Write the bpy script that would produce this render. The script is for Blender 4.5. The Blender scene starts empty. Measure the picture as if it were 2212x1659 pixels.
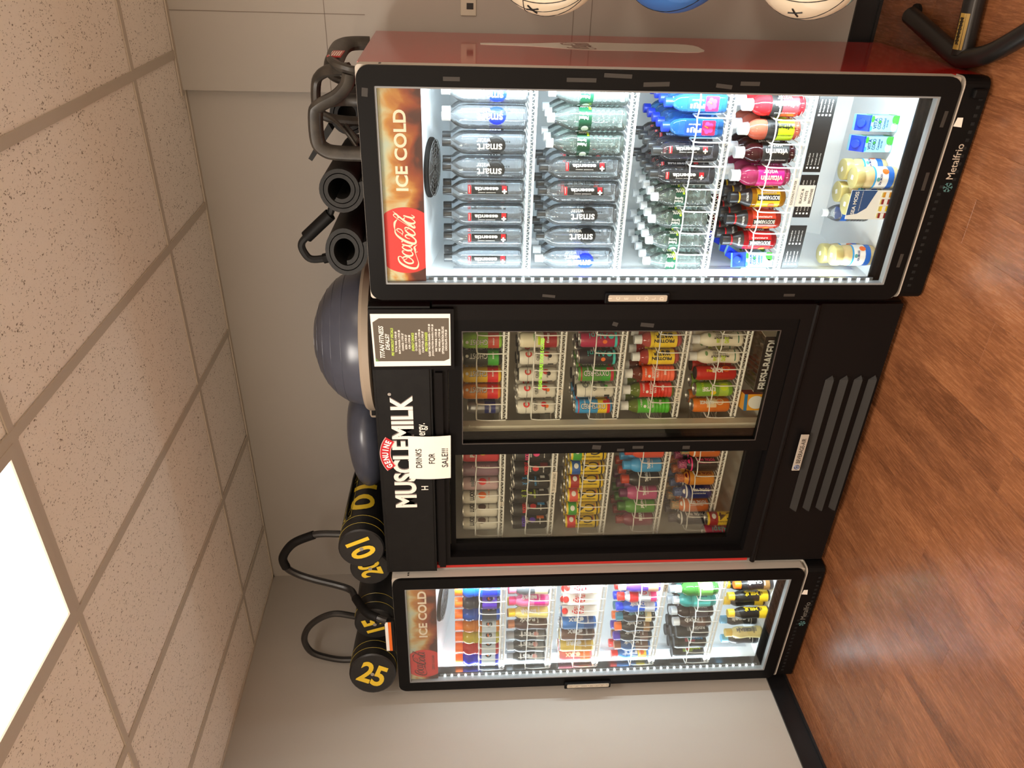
import bpy, bmesh, math, random
from mathutils import Vector, Matrix
random.seed(7)
PI = math.pi
C = bpy.context.scene.collection
SC = bpy.context.scene

# ------------------------------------------------------------------ camera
cam = bpy.data.cameras.new('camera'); camo = bpy.data.objects.new('camera', cam); C.objects.link(camo)
Rv = Vector((0.85333777, 0.52128926, -0.00849487))      # picture-up of the sideways held phone
Uv = Vector((-0.03004906, 0.06544314, 0.99740375))
Fv = Vector((-0.5204918, 0.85086703, -0.07150936))
M3 = Matrix((-Uv, Rv, -Fv)).transposed()
camo.matrix_world = Matrix.Translation((0, 0, 1.6825)) @ M3.to_4x4()
cam.sensor_fit = 'HORIZONTAL'; cam.sensor_width = 36.0
cam.lens = 36.0 * 1670.46 / 2212
cam.clip_start = 0.05
SC.camera = camo
# ------------------------------------------------------------------ world, exposure
w = bpy.data.worlds.new('world'); SC.world = w; w.use_nodes = True
w.node_tree.nodes['Background'].inputs[0].default_value = (0.9, 0.8, 0.7, 1)
w.node_tree.nodes['Background'].inputs[1].default_value = 0.02
vs = SC.view_settings
vs.view_transform = 'Standard'; vs.look = 'None'; vs.gamma = 1.0; vs.use_curve_mapping = False
vs.exposure = 0.54
SC.cycles.transparent_max_bounces = 40
SC.cycles.max_bounces = 14

def area(name, loc, rot, sx, sy, power, col, spread=PI):
    l = bpy.data.lights.new(name, 'AREA'); l.shape = 'RECTANGLE'; l.size = sx; l.size_y = sy
    l.energy = power; l.color = col; l.spread = spread
    o = bpy.data.objects.new(name, l); C.objects.link(o)
    o.location = loc; o.rotation_euler = rot
    return o
H = 2.7508
WARM = (1.0, 0.84, 0.67)
COOL = (0.80, 0.92, 1.0)
PANELS = [(-1.43, 0.965), (1.01, 0.965), (-1.43, -2.69), (1.01, -2.69)]
PPOW = [41, 24, 88, 84]
PCOL = [(1.0, 0.92, 0.82), WARM, WARM, WARM]
for (px, py), pw, pc in zip(PANELS, PPOW, PCOL):
    area('panel_lamp', (px, py, H - 0.02), (0, 0, 0), 0.53, 1.14, pw, pc)
def strip(x, y, z0, z1, ang, power):
    # LED strip inside a cooler door jamb, shining in and across
    area('led_lamp', (x, y, (z0 + z1) / 2), (PI / 2, 0, ang), 0.012, z1 - z0, power, COOL)
LEDP = (5.4, 8.0)
# right cooler, then corner cooler
for (xl, xr, yf), lp in zip(((-1.150, -0.394, 2.44), (-3.255, -2.507, 2.46)), LEDP):
    strip(xl + 0.070, yf + 0.070, 0.26, 1.76, -math.radians(42), lp * 0.75)
    strip(xr - 0.070, yf + 0.070, 0.26, 1.76, math.radians(42), lp * 1.5)

# ------------------------------------------------------------------ materials
MATS = {}
def mat(name, col=(0.8, 0.8, 0.8), rough=0.5, metal=0.0, spec=0.5, emit=None, estr=1.0, coat=0.0, trans=0.0, sss=0.0):
    if name in MATS: return MATS[name]
    m = bpy.data.materials.new(name); m.use_nodes = True
    b = m.node_tree.nodes['Principled BSDF']
    b.inputs['Base Color'].default_value = (*col, 1); b.inputs['Roughness'].default_value = rough
    b.inputs['Metallic'].default_value = metal; b.inputs['Specular IOR Level'].default_value = spec
    b.inputs['Coat Weight'].default_value = coat; b.inputs['Transmission Weight'].default_value = trans
    if sss: b.inputs['Subsurface Weight'].default_value = sss
    if emit:
        b.inputs['Emission Color'].default_value = (*emit, 1); b.inputs['Emission Strength'].default_value = estr
    MATS[name] = m
    return m
def srgb(r, g, b):
    f = lambda c: (c / 255 / 12.92) if c / 255 <= 0.04045 else ((c / 255 + 0.055) / 1.055) ** 2.4
    return (f(r), f(g), f(b))
class NB:
    """small node-tree helper"""
    def __init__(s, m): s.t = m.node_tree; s.n = s.t.nodes; s.l = s.t.links; s.b = s.n.get('Principled BSDF')
    def add(s, typ, **kw):
        n = s.n.new(typ)
        for k, v in kw.items():
            if k.startswith('i_'):
                key = k[2:]; key = int(key) if key.isdigit() else key
                n.inputs[key].default_value = v
            else: setattr(n, k, v)
        return n
    def link(s, a, ao, b, bi): s.l.new(a.outputs[ao], b.inputs[bi])
    def ramp(s, stops, interp='LINEAR'):
        n = s.n.new('ShaderNodeValToRGB'); n.color_ramp.interpolation = interp
        e = n.color_ramp.elements
        while len(e) < len(stops): e.new(0.5)
        for k, (p, c) in enumerate(stops):
            e[k].position = p; e[k].color = (*c, 1)
        return n

def noisy(name, c1, c2, scale, rough, bump=0.0, detail=4, spec=0.5, coat=0.0, stretch=(1, 1, 1)):
    if name in MATS: return MATS[name]
    m = mat(name, c1, rough, 0, spec, coat=coat); n = NB(m)
    tc = n.add('ShaderNodeNewGeometry'); mp = n.add('ShaderNodeMapping'); mp.inputs['Scale'].default_value = stretch
    n.link(tc, 'Position', mp, 'Vector')
    nz = n.add('ShaderNodeTexNoise', i_Scale=scale, i_Detail=detail); n.link(mp, 0, nz, 'Vector')
    r = n.ramp([(0.3, c1), (0.7, c2)]); n.link(nz, 0, r, 0); n.link(r, 0, n.b, 'Base Color')
    if bump:
        bp = n.add('ShaderNodeBump', i_Strength=bump, i_Distance=0.002); n.link(nz, 0, bp, 'Height'); n.link(bp, 0, n.b, 'Normal')
    return m

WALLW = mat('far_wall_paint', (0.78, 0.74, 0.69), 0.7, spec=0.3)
BOUNCEF = mat('bounce_vinyl', (0.42, 0.39, 0.35), 0.6)  # pale tone chosen to bounce light up to the ceiling
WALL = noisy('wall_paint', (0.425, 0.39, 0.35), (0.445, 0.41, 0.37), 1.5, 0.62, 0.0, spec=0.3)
BLACKBASE = mat('baseboard_vinyl', (0.008, 0.008, 0.009), 0.35)
TEE = mat('tee_metal', (0.52, 0.445, 0.365), 0.5)
# ceiling tile: mineral fibre with dark fissures
CT = mat('ceiling_tile', (0.72, 0.62, 0.53), 0.9, spec=0.1)
n = NB(CT); g = n.add('ShaderNodeNewGeometry')
mp = n.add('ShaderNodeMapping'); mp.inputs['Scale'].default_value = (1, 0.62, 1); n.link(g, 'Position', mp, 'Vector')
nz1 = n.add('ShaderNodeTexNoise', i_Scale=190.0, i_Detail=2.0, i_Roughness=0.6); n.link(mp, 0, nz1, 'Vector')
nz2 = n.add('ShaderNodeTexNoise', i_Scale=42.0, i_Detail=2.0); n.link(mp, 0, nz2, 'Vector')
ad = n.add('ShaderNodeMath', operation='MULTIPLY_ADD'); ad.inputs[1].default_value = 0.22; n.link(nz2, 0, ad, 0); n.link(nz1, 0, ad, 2)
rp = n.ramp([(0.0, (0.20, 0.15, 0.11)), (0.445, (0.30, 0.24, 0.19)), (0.475, (0.86, 0.775, 0.69)), (1.0, (0.89, 0.805, 0.72))])
n.link(ad, 0, rp, 0); n.link(rp, 0, n.b, 'Base Color')
bp_ = n.add('ShaderNodeBump', i_Strength=0.5, i_Distance=0.003); n.link(rp, 0, bp_, 'Height'); n.link(bp_, 0, n.b, 'Normal')
# floor planks: reddish walnut vinyl, grain along y, tint per plank
FL = mat('floor_plank', (0.2, 0.08, 0.04), 0.36, spec=0.5, coat=0.35)
FL.node_tree.nodes['Principled BSDF'].inputs['Coat Roughness'].default_value = 0.2
n = NB(FL); g = n.add('ShaderNodeNewGeometry'); oi = n.add('ShaderNodeObjectInfo')
ml = n.add('ShaderNodeMath', operation='MULTIPLY'); ml.inputs[1].default_value = 37.0; n.link(oi, 'Random', ml, 0)
cb = n.add('ShaderNodeCombineXYZ'); n.link(ml, 0, cb, 0); n.link(ml, 0, cb, 1)
va = n.add('ShaderNodeVectorMath', operation='ADD'); n.link(g, 'Position', va, 0); n.link(cb, 0, va, 1)
mp = n.add('ShaderNodeMapping'); mp.inputs['Scale'].default_value = (1, 0.07, 1); n.link(va, 0, mp, 'Vector')
nz = n.add('ShaderNodeTexNoise', i_Scale=150.0, i_Detail=8.0, i_Roughness=0.8, i_Distortion=0.5); n.link(mp, 0, nz, 'Vector')
mp2 = n.add('ShaderNodeMapping'); mp2.inputs['Scale'].default_value = (1, 0.22, 1); n.link(va, 0, mp2, 'Vector')
nb = n.add('ShaderNodeTexNoise', i_Scale=7.0, i_Detail=3.0, i_Distortion=0.8); n.link(mp2, 0, nb, 'Vector')
mx = n.add('ShaderNodeMath', operation='MULTIPLY_ADD'); mx.inputs[1].default_value = 0.62; n.link(nz, 0, mx, 0)
m4 = n.add('ShaderNodeMath', operation='MULTIPLY'); m4.inputs[1].default_value = 0.38; n.link(nb, 0, m4, 0); n.link(m4, 0, mx, 2)
rp = n.ramp([(0.33, (0.075, 0.026, 0.011)), (0.46, (0.180, 0.064, 0.025)), (0.56, (0.270, 0.102, 0.040)), (0.70, (0.43, 0.19, 0.085))])
n.link(mx, 0, rp, 0)
hs = n.add('ShaderNodeHueSaturation'); n.link(rp, 0, hs, 'Color')
mr = n.add('ShaderNodeMapRange'); mr.inputs[3].default_value = 0.92; mr.inputs[4].default_value = 1.08; n.link(oi, 'Random', mr, 0); n.link(mr, 0, hs, 'Value')
n.link(hs, 0, n.b, 'Base Color')
bp_ = n.add('ShaderNodeBump', i_Strength=0.35, i_Distance=0.0015); n.link(nz, 0, bp_, 'Height'); n.link(bp_, 0, n.b, 'Normal')
rr = n.add('ShaderNodeMapRange'); rr.inputs[3].default_value = 0.18; rr.inputs[4].default_value = 0.36; n.link(nz, 0, rr, 0); n.link(rr, 0, n.b, 'Roughness')

BLK = mat('black_plastic', (0.0045, 0.004, 0.004), 0.42, spec=0.11)
BLK2 = mat('black_metal', (0.006, 0.005, 0.005), 0.38, spec=0.14)
BLKM = noisy('black_matte', (0.0035, 0.003, 0.003), (0.006, 0.0055, 0.005), 30, 0.6, spec=0.25)
SILV = mat('silver_trim', (0.50, 0.45, 0.39), 0.45, 0.15)
ALU = mat('aluminium', (0.75, 0.75, 0.76), 0.28, 1.0)
GREYG = mat('grey_gasket', (0.25, 0.26, 0.27), 0.5)
LINER = mat('white_liner', (0.88, 0.90, 0.91), 0.35)
LINERM = mat('ivory_liner', (0.62, 0.60, 0.53), 0.4)
WIRE = mat('white_wire', (0.86, 0.85, 0.82), 0.35)
IVORY = mat('ivory_plastic', (0.62, 0.57, 0.47), 0.45)
PAPER = mat('paper', (0.83, 0.76, 0.68), 0.7)
WHITE = mat('white_print', (0.85, 0.84, 0.82), 0.5)
BLACKP = mat('black_print', (0.01, 0.01, 0.01), 0.5)
TAPE = mat('grey_tape', (0.040, 0.035, 0.031), 0.5, spec=0.3)
REDM = mat('red_enamel', (0.36, 0.012, 0.008), 0.10, spec=0.5, coat=0.15)
RUBBER = noisy('black_rubber', (0.009, 0.009, 0.009), (0.017, 0.016, 0.015), 60, 0.62, spec=0.3)

def glassmat(name, tint=(0.96, 0.98, 0.97), rough=0.0, scale=0.6, base=0.02):
    m = bpy.data.materials.new(name); m.use_nodes = True; n = NB(m)
    n.n.remove(n.b); out = n.n['Material Output']
    tr = n.add('ShaderNodeBsdfTransparent'); tr.inputs[0].default_value = (*tint, 1)
    gl = n.add('ShaderNodeBsdfGlossy'); gl.inputs['Roughness'].default_value = rough
    fr = n.add('ShaderNodeFresnel', i_IOR=1.45)
    mu = n.add('ShaderNodeMath', operation='MULTIPLY_ADD', use_clamp=True); mu.inputs[1].default_value = scale; mu.inputs[2].default_value = base
    n.link(fr, 0, mu, 0)
    ms = n.add('ShaderNodeMixShader'); n.link(mu, 0, ms, 0); n.link(tr, 0, ms, 1); n.link(gl, 0, ms, 2)
    n.link(ms, 0, out, 'Surface'); MATS[name] = m
    return m
GLASS = glassmat('door_glass', scale=0.28, base=0.0)
GLASSM = glassmat('dimmed_dusty_glass', (.90, .90, .85), rough=.02, scale=0.4, base=0.008)  # dusty reflections, plus a tint that puts interior shade into the glass
def watermat(name, tint, refr=0.14, diff=0.07, dcol=(0.92, 0.96, 1.0)):
    # clear bottle of water: part see-through, part bent light, bright skin highlights
    m = bpy.data.materials.new(name); m.use_nodes = True; n = NB(m)
    n.n.remove(n.b); out = n.n['Material Output']
    tr = n.add('ShaderNodeBsdfTransparent'); tr.inputs[0].default_value = (*tint, 1)
    rf = n.add('ShaderNodeBsdfRefraction', i_IOR=1.33); rf.inputs['Roughness'].default_value = 0.02; rf.inputs[0].default_value = (*tint, 1)
    a = n.add('ShaderNodeMixShader'); a.inputs[0].default_value = refr; n.link(tr, 0, a, 1); n.link(rf, 0, a, 2)
    df = n.add('ShaderNodeBsdfDiffuse'); df.inputs[0].default_value = (*dcol, 1)
    b = n.add('ShaderNodeMixShader'); b.inputs[0].default_value = diff; n.link(a, 0, b, 1); n.link(df, 0, b, 2)
    gl = n.add('ShaderNodeBsdfGlossy'); gl.inputs['Roughness'].default_value = 0.06
    fr = n.add('ShaderNodeFresnel', i_IOR=1.45)
    tc = n.add('ShaderNodeNewGeometry'); nz = n.add('ShaderNodeTexNoise', i_Scale=90.0, i_Detail=2.0); n.link(tc, 'Position', nz, 'Vector')
    bp = n.add('ShaderNodeBump', i_Strength=0.25, i_Distance=0.002); n.link(nz, 0, bp, 'Height')
    for q in (gl, fr, rf): n.link(bp, 0, q, 'Normal')
    c = n.add('ShaderNodeMixShader'); n.link(fr, 0, c, 0); n.link(b, 0, c, 1); n.link(gl, 0, c, 2)
    n.link(c, 0, out, 'Surface'); MATS[name] = m
    return m
WATER = watermat('clear_water', (0.935, 0.97, 1.0))
WATERG = watermat('clear_water_greenish', (0.925, 0.985, 0.97), dcol=(0.82, 0.93, 0.90))
WATERD = watermat('dark_clear_water', (0.70, 0.69, 0.72), 0.08, 0.07, (0.4, 0.4, 0.44))
WATERB = watermat('blue_clear_water', (0.35, 0.68, 0.97), 0.08, 0.22, (0.06, 0.32, 0.85))
def liquid(name, col, tr=0.45):
    """coloured drink in a clear bottle: diffuse and translucent under a glossy skin"""
    if name in MATS: return MATS[name]
    m = bpy.data.materials.new(name); m.use_nodes = True; n = NB(m)
    n.n.remove(n.b); out = n.n['Material Output']
    d = n.add('ShaderNodeBsdfDiffuse'); d.inputs[0].default_value = (*col, 1)
    t = n.add('ShaderNodeBsdfTranslucent'); t.inputs[0].default_value = (*col, 1)
    a = n.add('ShaderNodeMixShader'); a.inputs[0].default_value = tr; n.link(d, 0, a, 1); n.link(t, 0, a, 2)
    gl = n.add('ShaderNodeBsdfGlossy'); gl.inputs['Roughness'].default_value = 0.1
    fr = n.add('ShaderNodeFresnel', i_IOR=1.45)
    c = n.add('ShaderNodeMixShader'); n.link(fr, 0, c, 0); n.link(a, 0, c, 1); n.link(gl, 0, c, 2)
    n.link(c, 0, out, 'Surface'); MATS[name] = m
    return m
def col(name, rgb, rough=0.35, metal=0.0, coat=0.0):
    return mat(name, srgb(*rgb), rough, metal, coat=coat)

# ------------------------------------------------------------------ mesh helpers
class MB:
    def __init__(s): s.v = []; s.f = []; s.m = []; s.s = []
    def _add(s, vs, fs, mi=0, smooth=False):
        o = len(s.v); s.v += [tuple(p) for p in vs]
        for f in fs: s.f.append([i + o for i in f]); s.m.append(mi); s.s.append(smooth)
        return s
    def box(s, a, b, mi=0, rot=None, piv=None):
        x0, y0, z0 = a; x1, y1, z1 = b
        vs = [Vector(p) for p in ((x0, y0, z0), (x1, y0, z0), (x1, y1, z0), (x0, y1, z0), (x0, y0, z1), (x1, y0, z1), (x1, y1, z1), (x0, y1, z1))]
        if rot is not None:
            pv = Vector(piv) if piv is not None else (Vector(a) + Vector(b)) / 2
            vs = [rot @ (p - pv) + pv for p in vs]
        return s._add(vs, [(0, 3, 2, 1), (4, 5, 6, 7), (0, 1, 5, 4), (1, 2, 6, 5), (2, 3, 7, 6), (3, 0, 4, 7)], mi)
    def bbox(s, a, b, r=0.004, mi=0):
        """box with chamfered edges"""
        a = Vector(a); b = Vector(b); c = (a + b) / 2; h = (b - a) / 2; r = min(r, min(h) * 0.9)
        bm = bmesh.new(); bmesh.ops.create_cube(bm, size=1)
        for v in bm.verts: v.co = Vector((v.co.x * 2 * h.x, v.co.y * 2 * h.y, v.co.z * 2 * h.z)) + c
        bmesh.ops.bevel(bm, geom=bm.edges[:], offset=r, segments=2, affect='EDGES', profile=0.5)
        return s.bm(bm, mi, False)
    def bm(s, bm, mi=0, smooth=False):
        bm.verts.index_update()
        s._add([v.co.copy() for v in bm.verts], [[v.index for v in f.verts] for f in bm.faces], mi, smooth)
        bm.free(); return s
    def lathe(s, prof, seg=20, mi=0, cx=0, cy=0, ax='z', a0=0, a1=2 * PI, caps=True):
        full = abs(a1 - a0) > 6.2
        n = seg if full else seg + 1
        vs = []; fs = []
        for r, z in prof:
            for k in range(n):
                a = a0 + (a1 - a0) * k / seg
                vs.append((cx + r * math.cos(a), cy + r * math.sin(a), z))
        for i in range(len(prof) - 1):
            for k in range(seg):
                k2 = (k + 1) % n if full else k + 1
                fs.append((i * n + k, i * n + k2, (i + 1) * n + k2, (i + 1) * n + k))
        if full and caps:
            if prof[0][0] > 1e-6: fs.append(tuple(reversed(range(n))))
            if prof[-1][0] > 1e-6: fs.append(tuple((len(prof) - 1) * n + k for k in range(n)))
        return s._add(vs, fs, mi, True)
    def tube(s, pts, r, seg=8, mi=0, caps=True, closed=False, flat=None):
        pts = [Vector(p) for p in pts]; N = len(pts); vs = []; fs = []
        rad = r if isinstance(r, (list, tuple)) else [r] * N
        prev = None
        for i, p in enumerate(pts):
            if closed: t = pts[(i + 1) % N] - pts[i - 1]
            else: t = pts[min(i + 1, N - 1)] - pts[max(i - 1, 0)]
            t.normalize()
            if prev is None:
                u = t.orthogonal().normalized() if abs(t.z) > 0.9 else t.cross(Vector((0, 0, 1))).normalized()
            else:
                u = (prev - t * prev.dot(t)).normalized()
            prev = u; wv = t.cross(u)
            fx = flat if flat else (1, 1)
            for k in range(seg):
                a = 2 * PI * k / seg + PI / seg
                vs.append(p + (u * math.cos(a) * fx[0] + wv * math.sin(a) * fx[1]) * rad[i])
        M = N if closed else N - 1
        for i in range(M):
            j = (i + 1) % N
            for k in range(seg):
                k2 = (k + 1) % seg
                fs.append((i * seg + k, j * seg + k, j * seg + k2, i * seg + k2))
        if caps and not closed:
            fs.append(tuple(range(seg))); fs.append(tuple(reversed([(N - 1) * seg + k for k in range(seg)])))
        return s._add(vs, fs, mi, seg > 4)
    def prism(s, poly, d0, d1, plane='xz', mi=0):
        """polygon (2-d points) extruded along the missing axis from d0 to d1"""
        P = {'xz': lambda a, b, d: (a, d, b), 'xy': lambda a, b, d: (a, b, d), 'yz': lambda a, b, d: (d, a, b)}[plane]
        n = len(poly)
        vs = [P(a, b, d0) for a, b in poly] + [P(a, b, d1) for a, b in poly]
        fs = [tuple(range(n)), tuple(reversed(range(n, 2 * n)))] + [(i, n + i, n + (i + 1) % n, (i + 1) % n) for i in range(n)]
        return s._add(vs, fs, mi)
    def ring(s, outer, inner, d0, d1, mi=0):
        """frame between two loops of equal count in xz, from y=d0 to d1"""
        n = len(outer)
        vs = [(a, d0, b) for a, b in outer] + [(a, d0, b) for a, b in inner] + [(a, d1, b) for a, b in outer] + [(a, d1, b) for a, b in inner]
        fs = []
        for i in range(n):
            j = (i + 1) % n
            fs += [(i, j, n + j, n + i), (2 * n + j, 2 * n + i, 3 * n + i, 3 * n + j), (j, i, 2 * n + i, 2 * n + j), (n + i, n + j, 3 * n + j, 3 * n + i)]
        return s._add(vs, fs, mi)
    def mesh(s, me, M, mi_off=0):
        o = len(s.v); s.v += [tuple(M @ v.co) for v in me.vertices]
        for p in me.polygons: s.f.append([i + o for i in p.vertices]); s.m.append(mi_off); s.s.append(False)
        return s
    def data(s, name, mats, origin=(0, 0, 0), sharp=35, fix=True):
        me = bpy.data.meshes.new(name)
        ox, oy, oz = origin
        me.from_pydata([(x - ox, y - oy, z - oz) for x, y, z in s.v], [], s.f)
        mats = mats if isinstance(mats, (list, tuple)) else [mats]
        for m in mats: me.materials.append(m)
        me.polygons.foreach_set('material_index', s.m)
        me.polygons.foreach_set('use_smooth', s.s)
        if fix:
            bm = bmesh.new(); bm.from_mesh(me); bmesh.ops.recalc_face_normals(bm, faces=bm.faces[:]); bm.to_mesh(me); bm.free()
        me.update()
        if any(s.s): me.set_sharp_from_angle(angle=math.radians(sharp))
        return me
    def build(s, name, mats, parent=None, origin=(0, 0, 0), **kw):
        o = bpy.data.objects.new(name, s.data(name, mats, origin, **kw)); C.objects.link(o)
        if parent is not None: o.parent = parent
        return o

def rrect(x0, x1, z0, z1, r, n=6):
    pts = []
    for cx, cz, a in ((x1 - r, z1 - r, 0), (x0 + r, z1 - r, PI / 2), (x0 + r, z0 + r, PI), (x1 - r, z0 + r, 1.5 * PI)):
        for k in range(n + 1):
            t = a + PI / 2 * k / n
            pts.append((cx + r * math.cos(t), cz + r * math.sin(t)))
    return pts
def smooth_path(pts, n=6, closed=False):
    P = [Vector(p) for p in pts]; out = []
    N = len(P)
    for i in range(N if closed else N - 1):
        g = (lambda k: P[k % N]) if closed else (lambda k: P[max(0, min(N - 1, k))])
        p0, p1, p2, p3 = g(i - 1), g(i), g(i + 1), g(i + 2)
        for k in range(n):
            t = k / n
            out.append(0.5 * ((2 * p1) + (p2 - p0) * t + (2 * p0 - 5 * p1 + 4 * p2 - p3) * t * t + (3 * p1 - p0 - 3 * p2 + p3) * t ** 3))
    if not closed: out.append(P[-1])
    return out

TXT = {}
def text_mesh(body, bold=0.0, shear=0.0, spacing=1.0, res=4):
    """flat lettering, 1 unit high caps ~0.7, centred at the origin; cached"""
    key = (body, bold, shear, spacing)
    if bold > .03: bold = .03 + (bold - .03) * .4
    if key in TXT: return TXT[key]
    c = bpy.data.curves.new('lettering', 'FONT'); c.body = body; c.size = 1.0; c.offset = bold; c.shear = shear
    c.space_character = spacing; c.resolution_u = res; c.align_x = 'CENTER'; c.align_y = 'CENTER'; c.fill_mode = 'FRONT'
    o = bpy.data.objects.new('lettering', c)
    me = bpy.data.meshes.new_from_object(o)
    bpy.data.objects.remove(o); bpy.data.curves.remove(c)
    xs = [v.co.x for v in me.vertices] or [0]; ys = [v.co.y for v in me.vertices] or [0]
    cx, cy = (min(xs) + max(xs)) / 2, (min(ys) + max(ys)) / 2
    for v in me.vertices: v.co.x -= cx; v.co.y -= cy; v.co.z = 0
    TXT[key] = (me, max(xs) - min(xs), max(ys) - min(ys))
    return TXT[key]
def sliced_text(body, bold, shear, axis, n):
    key = (body, bold, shear, 'cut', axis, n)
    if key not in TXT:
        me, tw, th = text_mesh(body, bold, shear)
        bm = bmesh.new(); bm.from_mesh(me); span = tw if axis == 0 else th
        for k in range(1, n):
            p = -span / 2 + span * k / n; co = (p, 0, 0) if axis == 0 else (0, p, 0); no = (1, 0, 0) if axis == 0 else (0, 1, 0)
            bmesh.ops.bisect_plane(bm, geom=bm.verts[:] + bm.edges[:] + bm.faces[:], plane_co=co, plane_no=no)
        m2 = bpy.data.meshes.new('lettering'); bm.to_mesh(m2); bm.free(); TXT[key] = (m2, tw, th)
    return TXT[key]
def flat_text(mb, body, x, y, z, width, height, mi=0, bold=0.0, shear=0.0, facing='-y', rot=0.0):
    """lettering on a vertical plane, fitted to a width and height"""
    me, tw, th = text_mesh(body, bold, shear)
    sx = width / tw if width else None; sy = height / th if height else None
    if sx is None: sx = sy
    if sy is None: sy = sx
    B = {'-y': Matrix(((1, 0, 0), (0, 0, -1), (0, 1, 0))), '+x': Matrix(((0, 0, 1), (1, 0, 0), (0, 1, 0))), '+z': Matrix.Identity(3)}[facing]
    M = Matrix.Translation((x, y, z)) @ B.to_4x4() @ Matrix.Rotation(rot, 4, 'Z') @ Matrix.Diagonal((sx, sy, 1, 1))
    return mb.mesh(me, M, mi)
def wrap_text(mb, body, R, z, ang, width, height, mi=0, vertical=False, bold=0.0, shear=0.0):
    """lettering bent round a cylinder of radius R, centred at height z and angle ang from -y"""
    me, tw, th = text_mesh(body, bold, shear)
    sx = width / tw if width else height / th
    sy = height / th if height else sx
    o = len(mb.v); R0 = R(z) if callable(R) else R
    arc = (height or sy * th) if vertical else sx * tw
    cuts = int(arc / R0 / .22) + 1
    if cuts > 1: me, tw, th = sliced_text(body, bold, shear, 1 if vertical else 0, cuts)
    Rf = R if callable(R) else (lambda q: R)
    for v in me.vertices:
        a, b = v.co.x * sx, v.co.y * sy
        if vertical: a, b = -b, a       # reads upwards
        rr = Rf(z + b); th_ = ang + a / Rf(z)
        mb.v.append((rr * math.sin(th_), -rr * math.cos(th_), z + b))
    for p in me.polygons: mb.f.append([i + o for i in p.vertices]); mb.m.append(mi); mb.s.append(False)

def empty(name, loc=(0, 0, 0), rz=0.0):
    o = bpy.data.objects.new(name, None); C.objects.link(o); o.location = loc; o.rotation_euler = (0, 0, rz)
    o.empty_display_size = 0.05
    return o
def tag(o, label=None, cat=None, group=None, kind=None):
    if label: o['label'] = label
    if cat: o['category'] = cat
    if group: o['group'] = group
    if kind: o['kind'] = kind
    return o

# ------------------------------------------------------------------ room
YW = 3.331; XL = -3.331; XRW = 3.2; YN = -4.3; XS = -0.637; YS = 3.285
def structure(name, mb, m, parent=None): return tag(mb.build(name, m, parent), kind='structure')
structure('floor_slab' if False else 'floor', MB().box((XL - .1, YN - .1, -0.12), (XRW + .1, YW + .1, -0.006)), FL)
MB().box((XL, YN, -.006), (XRW, .099, -.001)).box((.801, .0991, -.006), (XRW, YW, -.001)).build('bounce_sheet', BOUNCEF, bpy.data.objects['floor'])  # unseen floor around the planks, added as a light reflector
floor = bpy.data.objects['floor']
PW = 0.152
k = 0
x = XL
while x < 0.75:
    x1 = min(x + PW, 0.8)
    y = 0.1 - (k * 0.47) % 1.22
    while y < YW:
        a, b = max(y, 0.1), min(y + 1.22, YW - 0.002)
        if b - a > 0.02:
            c = 0.0005
            X0, X1, Y0, Y1 = x + 0.0001, x1 - 0.0001, a + 0.0001, b - 0.0001
            vs = [(X0, Y0, -0.006), (X1, Y0, -0.006), (X1, Y1, -0.006), (X0, Y1, -0.006), (X0, Y0, -c), (X1, Y0, -c), (X1, Y1, -c), (X0, Y1, -c),
                  (X0 + c, Y0 + c, 0), (X1 - c, Y0 + c, 0), (X1 - c, Y1 - c, 0), (X0 + c, Y1 - c, 0)]
            fs = [(8, 9, 10, 11)] + [(i, (i + 1) % 4, 4 + (i + 1) % 4, 4 + i) for i in range(4)] + [(4 + i, 4 + (i + 1) % 4, 8 + (i + 1) % 4, 8 + i) for i in range(4)]
            q = MB(); q._add(vs, fs); q.build('plank', FL, floor)
        y += 1.22
    x = x1; k += 1
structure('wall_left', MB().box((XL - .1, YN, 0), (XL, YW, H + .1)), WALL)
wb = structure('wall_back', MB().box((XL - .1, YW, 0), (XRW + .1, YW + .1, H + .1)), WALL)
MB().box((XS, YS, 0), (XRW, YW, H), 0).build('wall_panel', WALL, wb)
q = MB()
for z in (2.172, 1.218, 1.148): q.box((XS + .001, YS - 0.0012, z - 0.0012), (0.9, YS + 0.001, z + 0.0012))
q.box((-0.352, YS - .0012, 2.02), (-0.3495, YS, H))
q.build('panel_seam', mat('seam_dark', (0.22, 0.18, 0.15), 0.7), wb)
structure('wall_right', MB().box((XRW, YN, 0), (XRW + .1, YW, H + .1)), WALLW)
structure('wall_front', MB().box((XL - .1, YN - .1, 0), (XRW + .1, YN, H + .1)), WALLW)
structure('baseboard_left', MB().box((XL, YN, 0), (XL + .010, YW, 0.104)).box((XL, YN, 0), (XL + .018, YW, 0.012)), BLACKBASE)
structure('baseboard_back', MB().box((XS, YS - .010, 0), (XRW, YS, 0.100)).box((XS, YS - .018, 0), (XRW, YS, 0.012)), BLACKBASE)
ceil = structure('ceiling', MB().box((XL - .1, YN - .1, H + .03), (XRW + .1, YW + .1, H + .1)), mat('plenum', (0.2, 0.18, 0.16), 0.9))
T = 0.6096; X0 = 0.1063; YA = 2.819
gx = [X0 + i * T for i in range(5)] + [X0 - i * T for i in range(1, 6)]; gx = sorted(gx)
gx = [XL] + [g for g in gx if XL + .05 < g < XRW - .05] + [XRW]
gy = [YA - 2 * T * i for i in range(0, 7)]; gy = sorted([g for g in gy if g > YN + .05]); gy = [YN] + gy + [YW]
def is_panel(a, b, c, d):
    cx, cy = (a + b) / 2, (c + d) / 2
    return any(abs(cx - px) < .2 and abs(cy - py) < .3 for px, py in PANELS)
PANELS_FOUND = []
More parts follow.
